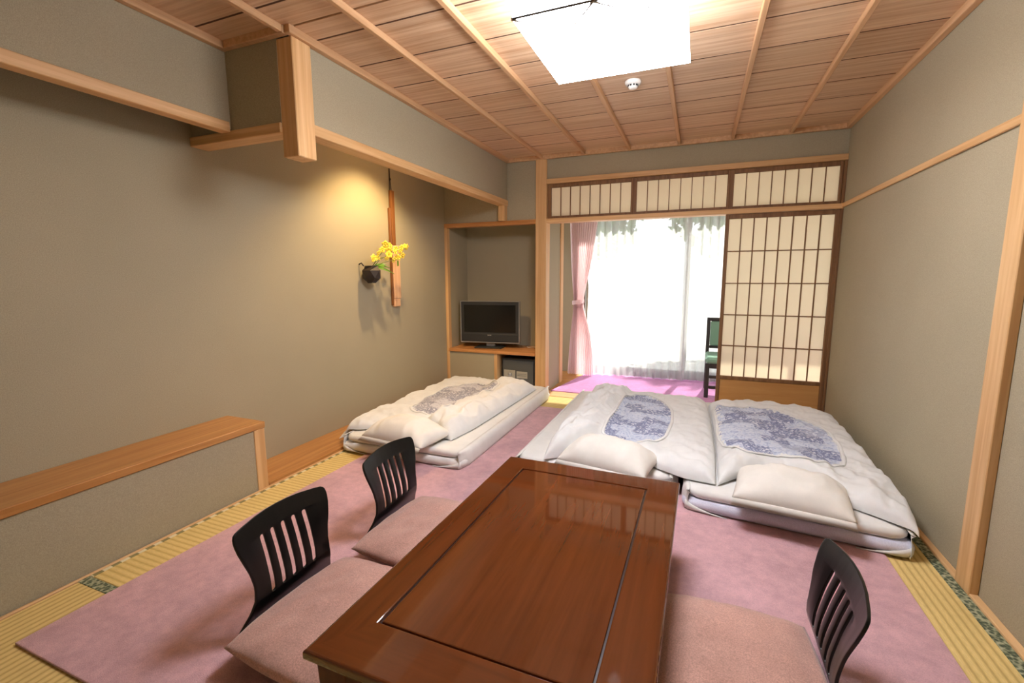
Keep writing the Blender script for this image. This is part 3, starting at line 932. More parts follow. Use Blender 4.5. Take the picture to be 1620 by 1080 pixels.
def slab(name, corners, z0, z1, rc, edge, mat, parent, seed=0, wr=0.003, crown=0.006):
    h = z1 - z0
    prof = []
    for k in range(9):
        a = -math.pi / 2 + math.pi * k / 8
        prof.append((edge * (1 - math.cos(a)), z0 + h / 2 + h / 2 * math.sin(a)))
    _, half = quad_ring(corners, 0, rc)
    for ins in (0.06, 0.10, 0.15, 0.21, 0.28, 0.36, 0.44):
        if ins < half - 0.02: prof.append((ins, z1 + crown * min(1, ins / 0.25)))
    vs, fs = [], []
    rings = []
    for (ins, z) in prof:
        rg, _ = quad_ring(corners, ins, rc)
        rings.append(rg)
        for p in rg:
            w_ = wr * (float(pn(p.x * 5, p.y * 5, seed)) * 1.5 + float(pn(p.x * 14, p.y * 14 + z * 30, seed + 2)))
            vs.append((p.x, p.y, max(z + (w_ if z > z0 + h * 0.3 else 0), z0)))
    n = len(rings[0])
    for i in range(len(rings) - 1):
        for k2 in range(n):
            fs.append((i * n + k2, i * n + (k2 + 1) % n, (i + 1) * n + (k2 + 1) % n, (i + 1) * n + k2))
    fs.append(tuple(range(n))[::-1]); fs.append(tuple((len(rings) - 1) * n + k2 for k2 in range(n)))
    me = mesh_from(name, vs, fs, True)
    return link(name, me, mat, parent)

def expand(c, d):
    cx = sum(p[0] for p in c) / 4; cy = sum(p[1] for p in c) / 4
    return [(p[0] + d * (1 if p[0] > cx else -1), p[1] + d * (1 if p[1] > cy else -1)) for p in c]

def futon(corners, label, pad_mat, seed):
    cx = sum(p[0] for p in corners) / 4; cy = sum(p[1] for p in corners) / 4
    t = tag(empty('futon_mattress', (cx, cy, 0.011)), label, 'futon', 'futon mattresses laid on the rug')
    slab('base_pad', expand(corners, 0.004), 0.0115, 0.076, 0.06, 0.032, pad_mat, t, seed, 0.001)
    slab('top_pad', expand(corners, -0.014), 0.0775, 0.126, 0.08, 0.022, 'sheet', t, seed + 1, 0.003, 0.005)
    # the sheet hangs down both long sides and is tucked round the head-end corners
    for (a, b, sx) in ((corners[0], corners[3], -1), (corners[1], corners[2], 1)):
        n = 60
        prof = [(-0.034, 0.1285), (-0.016, 0.124), (-0.002, 0.112), (0.004, 0.085), (0.006, 0.055), (0.005, 0.030), (0.003, 0.0125)]
        vs = []
        for i in range(n):
            s_ = i / (n - 1)
            bx, by = a[0] + (b[0] - a[0]) * s_, a[1] + (b[1] - a[1]) * s_
            endf = min(1.0, s_ * n / 3.0, (n - 1 - i) / 3.0)
            for (d, z) in prof:
                w_ = 0.004 * float(pn(by * 4, z * 12, seed + sx)) + 0.0025 * float(pn(by * 14, z * 6, seed + 4))
                vs.append((bx + sx * (d - 0.03 * (1 - endf) * (1 if d > -0.01 else 0) + (w_ if z > 0.02 else 0)), by, z))
        me = mesh_from('sheet_side', vs, grid_faces(len(prof), n), True)
        o = link('sheet_side', me, 'sheet', t); add_solidify(o, 0.002)
        # tuck: a tapering strip along the foot of the head end
        c = a; o2 = corners[1] if sx < 0 else corners[0]
        dx_, dy_ = (o2[0] - c[0]), (o2[1] - c[1]); L = math.hypot(dx_, dy_); dx_ /= L; dy_ /= L
        vs = []
        m = 12
        for i in range(m):
            s_ = i / (m - 1); q = 0.012 + 0.21 * s_; hh = 0.052 * (1 - s_) ** 1.8 + 0.002
            dip = 0.018 * (1 - min(1, s_ * 4)) ** 2
            px_, py_ = c[0] + dx_ * q, c[1] + dy_ * q + dip - 0.006
            vs += [(px_, py_ + 0.010, 0.0120), (px_, py_ - 0.003, 0.0125 + hh * 0.5), (px_, py_ + 0.002, 0.0125 + hh)]
        me = mesh_from('sheet_tuck', vs, grid_faces(3, m), True)
        o = link('sheet_tuck', me, 'sheet', t); add_solidify(o, 0.002)
    return t
C1 = [(-2.370, 2.520), (-1.370, 2.520), (-1.375, 4.50), (-2.370, 4.50)]
C2 = [(-1.045, 2.600), (-0.060, 2.640), (-0.040, 4.50), (-1.045, 4.48)]
C3 = [(-0.020, 2.520), (0.965, 2.410), (1.000, 4.42), (0.010, 4.46)]
futon(C1, 'white futon mattress on the left beside the alcove board', 'sheet', 11)
futon(C2, 'white futon mattress in the middle, behind the table', 'sheet', 12)
futon(C3, 'white futon mattress with lavender grey base along the right wall', 'foam', 13)

# ---- duvets
class Duvet:
    def __init__(s, near, far, left, right, T, rad, wr, seed, extra=None, floor=None):
        s.n, s.f, s.l, s.r = (np.array(a, float) for a in (near, far, left, right))
        s.T, s.rad, s.wr, s.seed, s.extra, s.floor = T, rad, wr, seed, extra, floor
    def curve(s, P, t):
        d = np.concatenate([[0], np.cumsum(np.linalg.norm(np.diff(P, axis=0), axis=1))]); d /= d[-1]
        # smooth the polyline a little
        out = np.zeros(t.shape + (3,))
        for off, w_ in ((-0.05, .2), (-0.025, .2), (0, .2), (0.025, .2), (0.05, .2)):
            tt = t + off * np.sin(np.pi * np.clip(t, 0, 1))
            out += w_ * np.stack([np.interp(tt, d, P[:, k]) for k in range(3)], -1)
        return out
    def base(s, U, V):
        n, f_, l, r_ = s.curve(s.n, U), s.curve(s.f, U), s.curve(s.l, V), s.curve(s.r, V)
        u = U[..., None]; v = V[..., None]
        c = (1 - v) * n + v * f_ + (1 - u) * l + u * r_
        c -= (1 - u) * (1 - v) * s.n[0] + u * (1 - v) * s.n[-1] + (1 - u) * v * s.f[0] + u * v * s.f[-1]
        if s.floor is not None:
            c[..., 2] = np.maximum(c[..., 2], s.floor(c[..., 0], c[..., 1]))
        return c
    def top(s, U, V, lift=0.0):
        c = s.base(U, V)
        W, L = 1.05, 1.75
        dn = np.minimum(U, 1 - U) * W; dv = np.minimum(V, 1 - V) * L
        rnd = lambda d: np.sqrt(np.clip(1 - (1 - np.clip(d / s.rad, 0, 1)) ** 2, 0, 1))
        e = rnd(dn) * rnd(dv)
        X, Y = c[..., 0], c[..., 1]
        quilt = 0.012 * pn(X * 3.0, Y * 3.0, s.seed)
        wr = s.wr * (ridge(X * 4.2 + 0.8 * pn(X * 2, Y * 2, 5), Y * 2.4, s.seed + 1) * 0.9
                     + ridge(X * 3.0 + Y * 2.6, Y * 6.0 - X * 3, s.seed + 2) * 0.6 + pn(X * 12, Y * 12, s.seed + 3) * 0.5
                     + 0.45 * ridge(X * 9 + Y * 4, Y * 7, s.seed + 6) + 0.30 * ridge(X * 21 - Y * 6, Y * 8 + X * 5, s.seed + 7) - 1.0)
        # gathers radiating from the hems
        g = np.exp(-np.minimum(dn, dv) / 0.10)
        hem = 0.009 * g * (np.sin(38 * (X + Y) + 5 * pn(X * 3, Y * 3, s.seed + 9)) * 0.6 + pn(X * 18, Y * 18, s.seed + 8))
        ex = s.extra(U, V, X, Y) if s.extra else 0.0
        c = c.copy()
        c[..., 2] += s.T * e + (quilt + wr + hem) * np.minimum(1, e * 1.3) + ex * e + lift
        return c
    def build(s, parent, nu=150, nv=190, mat='cover'):
        U, V = np.meshgrid(np.linspace(0, 1, nu) , np.linspace(0, 1, nv))
        U = 0.5 - 0.5 * np.cos(np.pi * U) * (0.35) - 0.65 * (0.5 - U); V = 0.5 - 0.5 * np.cos(np.pi * V) * 0.35 - 0.65 * (0.5 - V)
        U = (U - U.min()) / (U.max() - U.min()); V = (V - V.min()) / (V.max() - V.min())
        top = s.top(U, V).reshape(-1, 3)
        b = s.base(U, V)
        b[..., 2] -= 0.002
        bot = b.reshape(-1, 3)
        bottom_edge = [k for k in range(nu * nv)]
        vs = np.concatenate([top, bot])
        fs = grid_faces(nu, nv) + grid_faces(nu, nv, nu * nv, True)
        N = nu * nv
        loop = [i for i in range(nu)] + [j * nu + nu - 1 for j in range(1, nv)] + [(nv - 1) * nu + i for i in range(nu - 2, -1, -1)] + [j * nu for j in range(nv - 2, 0, -1)]
        for a, b2 in zip(loop, loop[1:] + loop[:1]):
            fs.append((b2, a, a + N, b2 + N))
        return link('cover', mesh_from('cover', vs, fs, True), mat, parent)
    def panel(s, parent, uv_pts, mat, lift=0.004, n=64, rot=0.0):
        """printed panel: a patch of the surface inside a rounded outline given in (u, v)"""
        P = np.array(uv_pts, float)
        # closed Catmull-Rom through the outline
        m = len(P); per = []
        for i in range(m):
            p0, p1, p2, p3 = P[i - 1], P[i], P[(i + 1) % m], P[(i + 2) % m]
            for t in np.linspace(0, 1, 12, endpoint=False):
                per.append(0.5 * ((2 * p1) + (-p0 + p2) * t + (2 * p0 - 5 * p1 + 4 * p2 - p3) * t * t + (-p0 + 3 * p1 - 3 * p2 + p3) * t ** 3))
        per = np.array(per); c = per.mean(0)
        nr = 46
        K = len(per)
        rr = np.linspace(0, 1, nr)
        UV = c + (per - c)[None, :, :] * rr[1:, None, None]
        pts = s.top(UV[..., 0], UV[..., 1], lift)
        q = rr[1:, None] ** 6 * 0.005
        pts[..., 2] -= q
        cp = s.top(np.array([c[0]]), np.array([c[1]]), lift)
        vs = np.concatenate([cp.reshape(-1, 3), pts.reshape(-1, 3)])
        fs = []
        for k2 in range(K): fs.append((0, 1 + k2, 1 + (k2 + 1) % K))
        for i in range(nr - 2):
            for k2 in range(K):
                a = 1 + i * K + k2; b = 1 + i * K + (k2 + 1) % K
                fs.append((a, a + K, b + K, b))
        me = mesh_from('printed_panel', vs, fs, True)
        uvl = me.uv_layers.new(name='UVMap')
        cs, sn = math.cos(rot), math.sin(rot)
        li = np.zeros(len(me.loops), int); me.loops.foreach_get('vertex_index', li)
        uvs = np.stack([vs[li, 0] * cs - vs[li, 1] * sn, vs[li, 0] * sn + vs[li, 1] * cs], -1)
        uvl.data.foreach_set('uv', uvs.reshape(-1))
        o = link('printed_panel', me, mat, parent)
        # hem of the cover round the opening
        ed = s.top(per[:, 0], per[:, 1], 0.004)
        bm = bmesh.new()
        rg = []
        for i in range(K):
            d = Vector(ed[(i + 1) % K] - ed[i - 1]).normalized(); up = Vector((0, 0, 1)); sd_ = d.cross(up).normalized(); up = sd_.cross(d)
            rg.append([bm.verts.new(Vector(ed[i]) + sd_ * (0.011 * math.cos(a)) + up * (0.0045 * math.sin(a))) for a in np.linspace(0, 2 * math.pi, 8, endpoint=False)])
        for i in range(K):
            for k2 in range(8):
                bm.faces.new((rg[i][k2], rg[i][(k2 + 1) % 8], rg[(i + 1) % K][(k2 + 1) % 8], rg[(i + 1) % K][k2]))
        link('hem', bm_mesh('hem', bm, True), 'cover', o)

def bed_floor(x0, x1, y0, y1, low):
    def fn(X, Y):
        d = np.minimum(np.minimum(X - x0, x1 - X), np.minimum(Y - y0, y1 - Y))
        return low + (0.140 - low) * sstep(-0.07, 0.012, d)
    return fn
def bump2(U, V, u0, v0, su, sv):
    return np.exp(-((U - u0) / su) ** 2 - ((V - v0) / sv) ** 2)

PAN1 = [(0.40, 0.187), (0.57, 0.105), (0.72, 0.135), (0.68, 0.36), (0.76, 0.55), (0.77, 0.73), (0.577, 0.81), (0.39, 0.71), (0.357, 0.43)]
PAN2 = [(0.347, 0.78), (0.34, 0.433), (0.34, 0.15), (0.37, 0.045), (0.50, 0.045), (0.66, 0.13), (0.735, 0.30), (0.733, 0.587), (0.64, 0.79), (0.473, 0.88)]
PAN3 = [(0.04, 0.87), (0.16, 0.81), (0.333, 0.793), (0.593, 0.70), (0.77, 0.62), (0.80, 0.43), (0.78, 0.30), (0.70, 0.20), (0.49, 0.06), (0.35, 0.06), (0.19, 0.075), (0.035, 0.29), (0.025, 0.60)]
# left duvet: right-hand third folded over into a thick roll
def ex1(U, V, X, Y):
    roll = 0.046 * sstep(0.66, 0.75, U + 0.03 * np.sin(V * 9)) * (0.8 + 0.2 * np.sin(V * 7 + 1)) * sstep(1.05, 0.8, V)
    fold = 0.026 * (ridge(U * 6 + V * 3, V * 6 - U * 3, 31) - 0.3) * sstep(0.6, 0.7, U)
    return roll + fold - 0.016 * bump2(U, V, 0.62, 0.5, 0.06, 0.5)
d1 = tag(empty('duvet', (-1.95, 3.45, 0.13)), 'white duvet with grey printed panel heaped on the left futon', 'duvet', 'duvets on the futons')
D1 = Duvet([(-2.46, 2.60, .060), (-2.30, 2.63, .12), (-2.12, 2.74, .140), (-1.92, 2.82, .142), (-1.72, 2.80, .142), (-1.64, 2.72, .14), (-1.54, 2.68, .138)],
           [(-2.60, 4.32, .05), (-2.38, 4.35, .11), (-1.90, 4.36, .14), (-1.55, 4.34, .14), (-1.46, 4.28, .138)],
           [(-2.46, 2.60, .060), (-2.54, 3.1, .045), (-2.58, 3.6, .045), (-2.60, 4.32, .05)],
           [(-1.54, 2.68, .138), (-1.50, 3.0, .138), (-1.48, 3.6, .138), (-1.46, 4.28, .138)],
           0.062, 0.14, 0.016, 3, ex1, bed_floor(-2.385, -1.37, 2.52, 4.5, 0.032))
D1.build(d1)
D1.panel(d1, PAN1, 'quilt_grey', rot=0.3)

# middle duvet: left flap folded up and over
def ex2(U, V, X, Y):
    edge = 0.30 - 0.03 * np.sin(V * 4 + .5)
    fl = 0.060 * (1 - 0.5 * sstep(0.75, 1.0, V)) * sstep(edge + 0.045, edge - 0.03, U) * (0.8 + 0.2 * np.sin(V * 6 + 2))
    cr = 0.036 * (ridge(U * 6 + 2 * V, V * 6 - U * 5, 41) + 0.5 * ridge(U * 5 - V * 9, V * 12 + U * 6, 43) - 0.3) * sstep(0.40, 0.28, U)
    return fl + cr - 0.012 * bump2(U, V, 0.40, 0.45, 0.05, 0.5)
d2 = tag(empty('duvet', (-0.35, 3.4, 0.13)), 'white duvet with blue printed panel and folded flap on the middle futon', 'duvet', 'duvets on the futons')
D2 = Duvet([(-0.84, 2.60, .135), (-0.74, 2.68, .142), (-0.60, 2.84, .15), (-0.45, 2.88, .15), (-0.25, 2.76, .142), (-0.02, 2.63, .140), (0.145, 2.61, .140)],
           [(-0.84, 4.18, .135), (-0.70, 4.28, .14), (-0.35, 4.30, .14), (0.0, 4.30, .14), (0.12, 4.30, .14)],
           [(-0.84, 2.60, .135), (-0.86, 3.1, .138), (-0.86, 3.6, .138), (-0.84, 4.18, .135)],
           [(0.145, 2.61, .140), (0.155, 3.0, .145), (0.150, 3.6, .145), (0.12, 4.30, .14)],
           0.070, 0.11, 0.014, 6, ex2, bed_floor(-1.045, 1.05, 2.5, 4.48, 0.02))
D2.build(d2)
D2.panel(d2, PAN2, 'quilt_blue', rot=0.15)

# right duvet: slides down toward the wall
def ex3(U, V, X, Y):
    sag = -0.02 * bump2(U, V, 0.75, 0.25, 0.2, 0.2)
    return sag + 0.020 * ridge(U * 5 + V * 3, V * 4, 51) * sstep(0.35, 0.1, V) + 0.02 * bump2(U, V, 0.6, 0.85, 0.3, 0.25)
d3 = tag(empty('duvet', (0.6, 3.3, 0.13)), 'white duvet with large blue printed panel along the right wall', 'duvet', 'duvets on the futons')
D3 = Duvet([(0.155, 2.61, .140), (0.24, 2.70, .15), (0.34, 2.80, .155), (0.53, 2.85, .155), (0.66, 2.77, .150), (0.72, 2.60, .14), (0.84, 2.52, .13), (0.965, 2.42, .06)],
           [(0.14, 4.26, .14), (0.45, 4.30, .14), (0.80, 4.26, .14), (1.03, 4.14, .10)],
           [(0.155, 2.61, .140), (0.165, 3.0, .145), (0.160, 3.6, .145), (0.14, 4.26, .14)],
           [(0.965, 2.42, .06), (1.015, 2.7, .05), (1.035, 3.3, .05), (1.03, 4.14, .10)],
           0.075, 0.14, 0.014, 9, ex3, bed_floor(-0.5, 1.0, 2.43, 4.45, 0.02))
D3.build(d3)
D3.panel(d3, PAN3, 'quilt_blue', rot=-0.1)

# ---- pillows
def pillow(x, y, rotz, hx, hy, th, z, tilt, label, seed):
    me = cushion_mesh('pillow', hx, hy, th, 44, 0.02, seed, 2.4, 0.014, 0.0, 0.22, 0.55)
    me.materials.append(MAT['pillow'])
    o = link('pillow', me)
    o.location = (x, y, z); o.rotation_euler = (tilt, 0, rotz)
    tag(o, label, 'pillow', 'pillows at the heads of the futons')
    # flat seam flange of the pillowcase at the open end
    vs, fs = [], []
    n = 20
    for i in range(n):
        a = -1 + 2 * i / (n - 1)
        zz = th * 0.22
        vs += [(a * hx * 0.97, -hy * 0.97, zz + 0.002), (a * hx * 1.0, -hy * 1.03 - 0.03, max(0.002, zz - 0.022 + 0.002 * math.sin(i * 0.7 + seed))), (a * hx * 0.97, -hy * 0.97, zz - 0.004)]
    for i in range(n - 1):
        for j in range(2):
            q = i * 3 + j
            fs.append((q, q + 3, q + 4, q + 1))
    link('case_flap', mesh_from('case_flap', vs, fs, True), 'pillow', o, True)
    return o
pillow(-1.845, 2.600, math.radians(-7), 0.265, 0.170, 0.165, 0.136, 0.0, 'ivory pillow at the head of the left futon', 21)
pillow(-0.450, 2.680, math.radians(-10), 0.270, 0.170, 0.165, 0.136, 0.0, 'ivory pillow at the head of the middle futon behind the table', 22)
pillow(0.490, 2.570, math.radians(-8), 0.255, 0.190, 0.155, 0.137, 0.0, 'ivory pillow at the head of the right futon', 23)

# =================================================================== TELEVISION, SAFE, MENU STAND
def television():
    t = tag(empty('television', (-2.235, 4.86, 0.438), math.radians(7)), 'silver framed flat television with dark screen on the niche shelf', 'television')
    hw, z0, z1 = 0.362, 0.055, 0.545
    box('back_shell', -hw + 0.03, hw - 0.03, 0.03, 0.085, z0 + 0.03, z1 - 0.03, 'dark', t, 0.012, True, 2)
    box('bezel', -hw + 0.010, hw - 0.010, -0.012, 0.03, z0 + 0.012, z1 - 0.010, 'dark', t, 0.004, True)
    for (a, b, c, d) in ((-hw, -hw + 0.011, z0, z1), (hw - 0.011, hw, z0, z1), (-hw + 0.011, hw - 0.011, z0, z0 + 0.013), (-hw + 0.011, hw - 0.011, z1 - 0.008, z1)):
        box('silver_edge', a, b, -0.016, 0.032, c, d, 'silver', t, 0.003, True)
    box('screen', -hw + 0.048, hw - 0.048, -0.0135, -0.005, z0 + 0.125, z1 - 0.045, 'screen', t, 0.0005, True)
    box('speaker_strip', -hw + 0.02, hw - 0.02, -0.020, -0.005, z0 + 0.015, z0 + 0.108, 'dark', t, 0.006, True, 2)
    for k, (a, b) in enumerate(((-0.022, -0.012), (-0.009, 0.001), (0.004, 0.010), (0.013, 0.022))):
        box('maker_mark', a, b, -0.0212, -0.0195, z0 + 0.088, z0 + 0.098, 'steel', t, 0, True)
    box('neck', -0.055, 0.055, 0.02, 0.06, 0.012, z0 + 0.02, 'silver', t, 0.006, True)
    box('foot', -0.165, 0.165, -0.10, 0.12, 0.001, 0.016, 'safe_dark', t, 0.006, True, 2)
television()
cb = [(-1.84, 5.02, 0.452), (-1.80, 4.98, 0.444), (-1.76, 5.04, 0.444), (-1.71, 4.97, 0.45), (-1.69, 5.06, 0.444), (-1.74, 5.11, 0.444), (-1.76, 5.145, 0.46)]
tag(tube('cable', cb, 0.004, 'cable', None, 6), 'thin white cable curling on the niche shelf beside the television', 'cable')

ms = tag(empty('menu_stand', (-1.655, 4.95, 0.438), math.radians(35)), 'small brown card stand with ruled lines beside the television', 'stand')
box('board', -0.045, 0.045, 0.0, 0.012, 0.001, 0.27, 'frame', ms, 0.002, True)
box('card', -0.038, 0.038, -0.003, 0.0, 0.02, 0.262, 'strip_light', ms, 0, True)
for k in range(8):
    box('ruled_line', -0.034, 0.034, -0.0042, -0.0028, 0.035 + 0.027 * k, 0.041 + 0.027 * k, 'strip_dark', ms, 0, True)
box('foot', -0.045, 0.045, -0.02, 0.05, 0.001, 0.012, 'frame', ms, 0.002, True)

sf = tag(empty('safe', (-1.838, 4.86, 0.0)), 'dark grey safe with knob and metal plates under the niche shelf', 'safe')
box('body', -2.030, -1.632, 4.735, 5.06, 0.0, 0.352, 'safe_dark', sf, 0.006, seg=2)
dr = box('door', -2.014, -1.650, 4.722, 4.740, 0.018, 0.330, 'safe', sf, 0.004)
pl = box('lock_plate', -2.000, -1.862, 4.716, 4.7225, 0.118, 0.218, 'steel', dr, 0.002)
box('name_plate', -1.846, -1.716, 4.717, 4.7225, 0.130, 0.208, 'steel', dr, 0.002)
bm = bmesh.new(); tube_bm(bm, [(-1.925, 4.7155, 0.170), (-1.925, 4.705, 0.170), (-1.925, 4.694, 0.170)], [0.024, 0.022, 0.016], 20)
link('knob', bm_mesh('knob', bm, True), 'silver', dr)
for k in range(2):
    box('plate_print', -1.836, -1.726, 4.7162, 4.7172, 0.160 + 0.018 * k, 0.164 + 0.018 * k, 'safe', dr, 0)

# =================================================================== WALL HANGINGS
hg = tag(empty('bamboo_hanger', (-2.685, 3.68, 1.0)), 'long narrow split bamboo strip hung on a cord against the left wall', 'wall hanging')
box('upper_strip', -2.697, -2.668, 3.650, 3.702, 1.46, 2.06, 'strip_dark', hg, 0.006, seg=2)
box('lower_strip', -2.697, -2.664, 3.643, 3.748, 1.06, 1.56, 'strip_light', hg, 0.006, seg=2)
box('shaded_side', -2.698, -2.670, 3.628, 3.642, 1.00, 1.90, 'strip_dark', hg, 0.004)  # darker bamboo colour puts in the shade of the side face
box('bottom_cap', -2.697, -2.666, 3.643, 3.738, 0.985, 1.058, 'strip_light', hg, 0.006)
box('green_slip', -2.6640, -2.6625, 3.698, 3.722, 1.37, 1.42, 'leaf', hg, 0)
tube('cord', [(-2.69, 3.662, 2.05), (-2.692, 3.668, 2.16), (-2.694, 3.668, 2.44)], 0.003, 'brown_pot', hg, 6)
tube('cord', [(-2.69, 3.690, 2.05), (-2.692, 3.676, 2.16), (-2.694, 3.674, 2.44)], 0.003, 'brown_pot', hg, 6)
lathe('knot', [(0.004, -0.012), (0.010, 0.0), (0.004, 0.014)], (-2.688, 3.671, 2.16), 'brown_pot', hg, 10)

def flower_pot():
    c = Vector((-2.612, 3.255, 1.300))
    t = tag(empty('flower_basket', (c.x, c.y, 1.22)), 'dark faceted wall basket with yellow orchids hanging on the left wall', 'flower basket')
    bm = bmesh.new()
    rg = []
    for (rr, z, ph) in ((0.038, -0.085, 0), (0.074, -0.045, 0.5), (0.082, 0.022, 0), (0.055, 0.062, 0.5), (0.046, 0.052, 0.5), (0.04, 0.0, 0.5)):
        rg.append([bm.verts.new(c + Vector((rr * math.cos((k + ph) * math.pi / 3), rr * math.sin((k + ph) * math.pi / 3), z))) for k in range(6)])
    for i in range(len(rg) - 1):
        for k in range(6):
            bm.faces.new((rg[i][k], rg[i][(k + 1) % 6], rg[i + 1][(k + 1) % 6], rg[i + 1][k]))
    bm.faces.new(rg[0][::-1]); bm.faces.new(rg[-1])
    link('pot', bm_mesh('pot', bm), 'brown_pot', t)
    tube('hook', [(-2.699, c.y - 0.05, c.z + 0.075), (-2.675, c.y - 0.05, c.z + 0.085), (-2.655, c.y - 0.045, c.z + 0.06)], 0.006, 'brown_pot', t)
    rnd = random.Random(5)
    stems = [[(0, 0, .04), (.02, .06, .12), (.05, .14, .20), (.05, .24, .235)], [(0, .01, .04), (.03, .10, .12), (.07, .22, .17), (.09, .36, .22), (.10, .43, .235)],
             [(0, -.01, .04), (.03, .02, .09), (.06, .06, .13), (.08, .12, .14)], [(0.02, .01, .04), (.06, .09, .09), (.10, .19, .11), (.12, .28, .12)]]
    for st in stems:
        tube('stem', [c + Vector((p[0], p[1] * 0.86, p[2])) for p in st], [0.004, 0.003, 0.0025, 0.002][:len(st)] + [0.002] * (len(st) - 4), 'stem', t, 5)
    # blossoms: five petals and a lip
    vs, fs = [], []
    for k in range(5):
        a = 2 * math.pi * k / 5 + 0.3
        ca, sa = math.cos(a), math.sin(a)
        L, Wd = 0.026, 0.012
        b = len(vs)
        for (l_, w_, h) in ((0.002, 0, 0.0), (L * 0.5, -Wd, 0.005), (L * 0.55, 0, 0.008), (L * 0.5, Wd, 0.005), (L, 0, 0.003)):
            vs.append((ca * l_ - sa * w_, sa * l_ + ca * w_, h))
        fs += [(b, b + 1, b + 2), (b, b + 2, b + 3), (b + 1, b + 4, b + 2), (b + 2, b + 4, b + 3)]
    b = len(vs)
    for k in range(6):
        vs.append((0.006 * math.cos(k * math.pi / 3), 0.006 * math.sin(k * math.pi / 3), 0.006))
    vs += [(0, 0, 0.016), (0, 0, 0.0)]
    for k in range(6):
        fs += [(b + k, b + (k + 1) % 6, b + 6), (b + (k + 1) % 6, b + k, b + 7)]
    me = mesh_from('blossom', vs, fs); me.materials.append(MAT['yellow'])
    spots = [(.03, .00, .13), (.05, .04, .17), (.02, .08, .13), (.05, .11, .20), (.06, .15, .25), (.03, .17, .22), (.06, .20, .20), (.08, .17, .16), (.05, .24, .24), (.09, .25, .19),
             (.07, .30, .22), (.10, .29, .14), (.10, .33, .20), (.09, .37, .23), (.11, .40, .245), (.10, .44, .24), (.08, .13, .13), (.10, .21, .12), (.04, -.03, .115), (.11, .35, .16)]
    for p in spots:
        o = link('blossom', me, None, t, True)
        o.location = c + Vector((p[0], p[1] * 0.86, p[2])) - Vector((c.x, c.y, 1.22))
        n = Vector((0.9 + rnd.uniform(-.3, .3), -0.5 + rnd.uniform(-.6, .6), rnd.uniform(-.4, .5)))
        o.rotation_euler = n.to_track_quat('Z', 'Y').to_euler()
        s_ = rnd.uniform(1.0, 1.45); o.scale = (s_, s_, s_)
    for (d, ln, wd) in (((.25, 1, .25), .18, .022), ((.4, 1, -.05), .20, .024), ((.5, .5, .45), .13, .018), ((.35, 1, .10), .15, .02), ((.6, .35, .1), .11, .02)):
        d = Vector(d).normalized(); sd_ = d.cross(Vector((0.6, -0.3, 1))).normalized(); up = sd_.cross(d)
        vs, fs = [], []
        for i in range(7):
            s_ = i / 6; wv = wd * math.sin(math.pi * min(0.97, s_ * 0.9 + 0.08)); p = c + Vector((0.01, 0.02, 0.05)) + d * ln * s_ - Vector((0, 0, 0.05 * s_ * s_))
            vs += [p - sd_ * wv + up * 0.004, p, p + sd_ * wv + up * 0.004]
        for i in range(6):
            for j in range(2):
                a = i * 3 + j; fs.append((a, a + 1, a + 4, a + 3))
        link('leaf', mesh_from('leaf', vs, fs, True), 'leaf', t)
flower_pot()

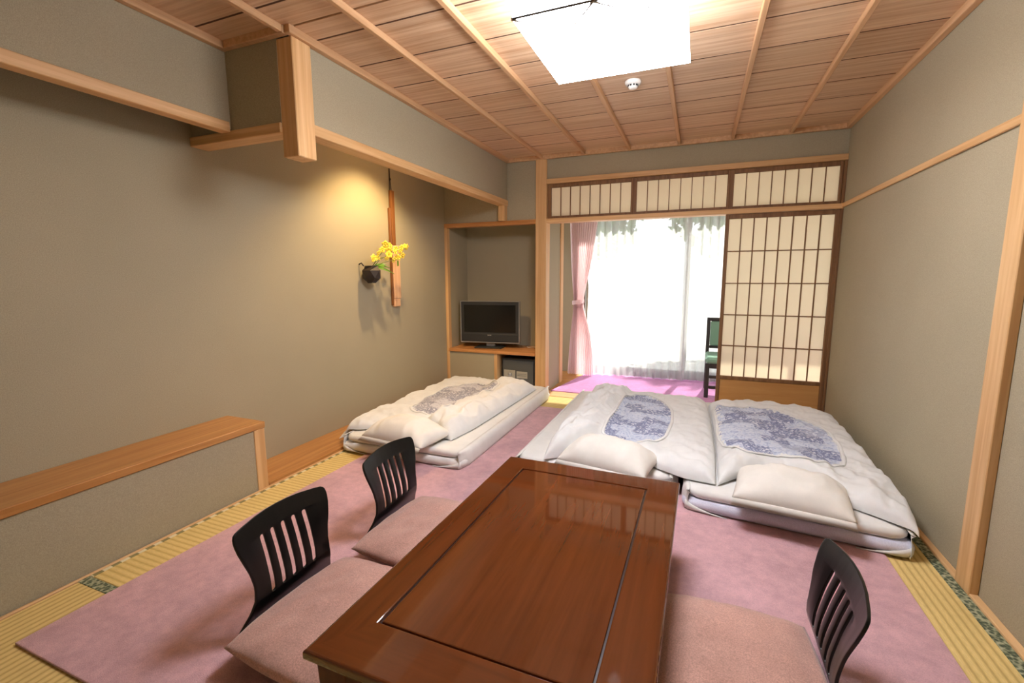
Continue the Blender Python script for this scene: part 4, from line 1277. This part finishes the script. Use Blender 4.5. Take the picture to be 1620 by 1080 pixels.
# =================================================================== VERANDA CHAIR
def veranda_chair():
    t = tag(empty('veranda_chair', (0.36, 5.30, 0.009), math.radians(0)), 'dark wooden chair with green upholstery on the veranda behind the screen door', 'chair')
    B = lambda n, *a: box(n, *a[:6], a[6], t, a[7] if len(a) > 7 else 0.004, True)
    for sx in (-1, 1):
        B('leg', sx * 0.225 - 0.02, sx * 0.225 + 0.02, -0.24, -0.20, 0, 0.36, 'chairwood')
        B('back_post', sx * 0.225 - 0.018, sx * 0.225 + 0.018, 0.19, 0.23, 0, 0.80, 'chairwood')
        B('side_rail', sx * 0.225 - 0.012, sx * 0.225 + 0.012, -0.20, 0.19, 0.10, 0.13, 'chairwood')
        B('side_rail', sx * 0.225 - 0.012, sx * 0.225 + 0.012, -0.20, 0.19, 0.30, 0.36, 'chairwood')
    B('front_rail', -0.205, 0.205, -0.235, -0.21, 0.205, 0.235, 'chairwood')
    B('front_rail', -0.205, 0.205, -0.235, -0.21, 0.095, 0.125, 'chairwood')
    B('front_rail', -0.205, 0.205, -0.235, -0.21, 0.31, 0.36, 'chairwood')
    B('seat', -0.245, 0.245, -0.25, 0.19, 0.361, 0.425, 'green_chair', 0.02)
    B('top_rail', -0.207, 0.207, 0.192, 0.228, 0.76, 0.80, 'chairwood')
    B('lower_rail', -0.207, 0.207, 0.192, 0.228, 0.46, 0.49, 'chairwood')
    B('back_pad', -0.206, 0.206, 0.180, 0.222, 0.491, 0.759, 'green_chair', 0.01)
veranda_chair()

# =================================================================== GARDEN
def garden_tree(x, y, h, rx, ry, rz, n, seed, label):
    rs = np.random.RandomState(seed)
    t = tag(empty('garden_tree', (x, y, -0.25)), label, 'tree', 'trees in the garden beyond the window')
    tube('trunk', [(x, y, -0.25), (x + 0.05, y, h * 0.3), (x - 0.04, y + 0.1, h * 0.6), (x + 0.02, y, h)], [0.11, 0.09, 0.07, 0.03], 'bark', t, 8)
    P = rs.normal(size=(n, 3)); P /= np.linalg.norm(P, axis=1)[:, None]; P *= rs.rand(n, 1) ** 0.4
    P = P * np.array([rx, ry, rz]) + np.array([x, y, h])
    A = rs.normal(size=(n, 3)); A /= np.linalg.norm(A, axis=1)[:, None]
    B = np.cross(A, rs.normal(size=(n, 3))); B /= np.linalg.norm(B, axis=1)[:, None]
    L = 0.11 + 0.07 * rs.rand(n, 1)
    V = np.stack([P - A * L, P + B * L * 0.45, P + A * L, P - B * L * 0.45], 1).reshape(-1, 3)
    o = link('foliage', mesh_from('foliage', V, [(4 * i, 4 * i + 1, 4 * i + 2, 4 * i + 3) for i in range(n)]), 'leafage', t)
    o['kind'] = 'stuff'
garden_tree(-2.35, 10.0, 3.3, 1.45, 1.0, 1.9, 2600, 1, 'leafy garden tree dimly seen through the left of the sheer curtains')
garden_tree(0.62, 10.0, 3.4, 1.45, 1.0, 1.9, 2600, 2, 'leafy garden tree dimly seen through the right of the sheer curtains')
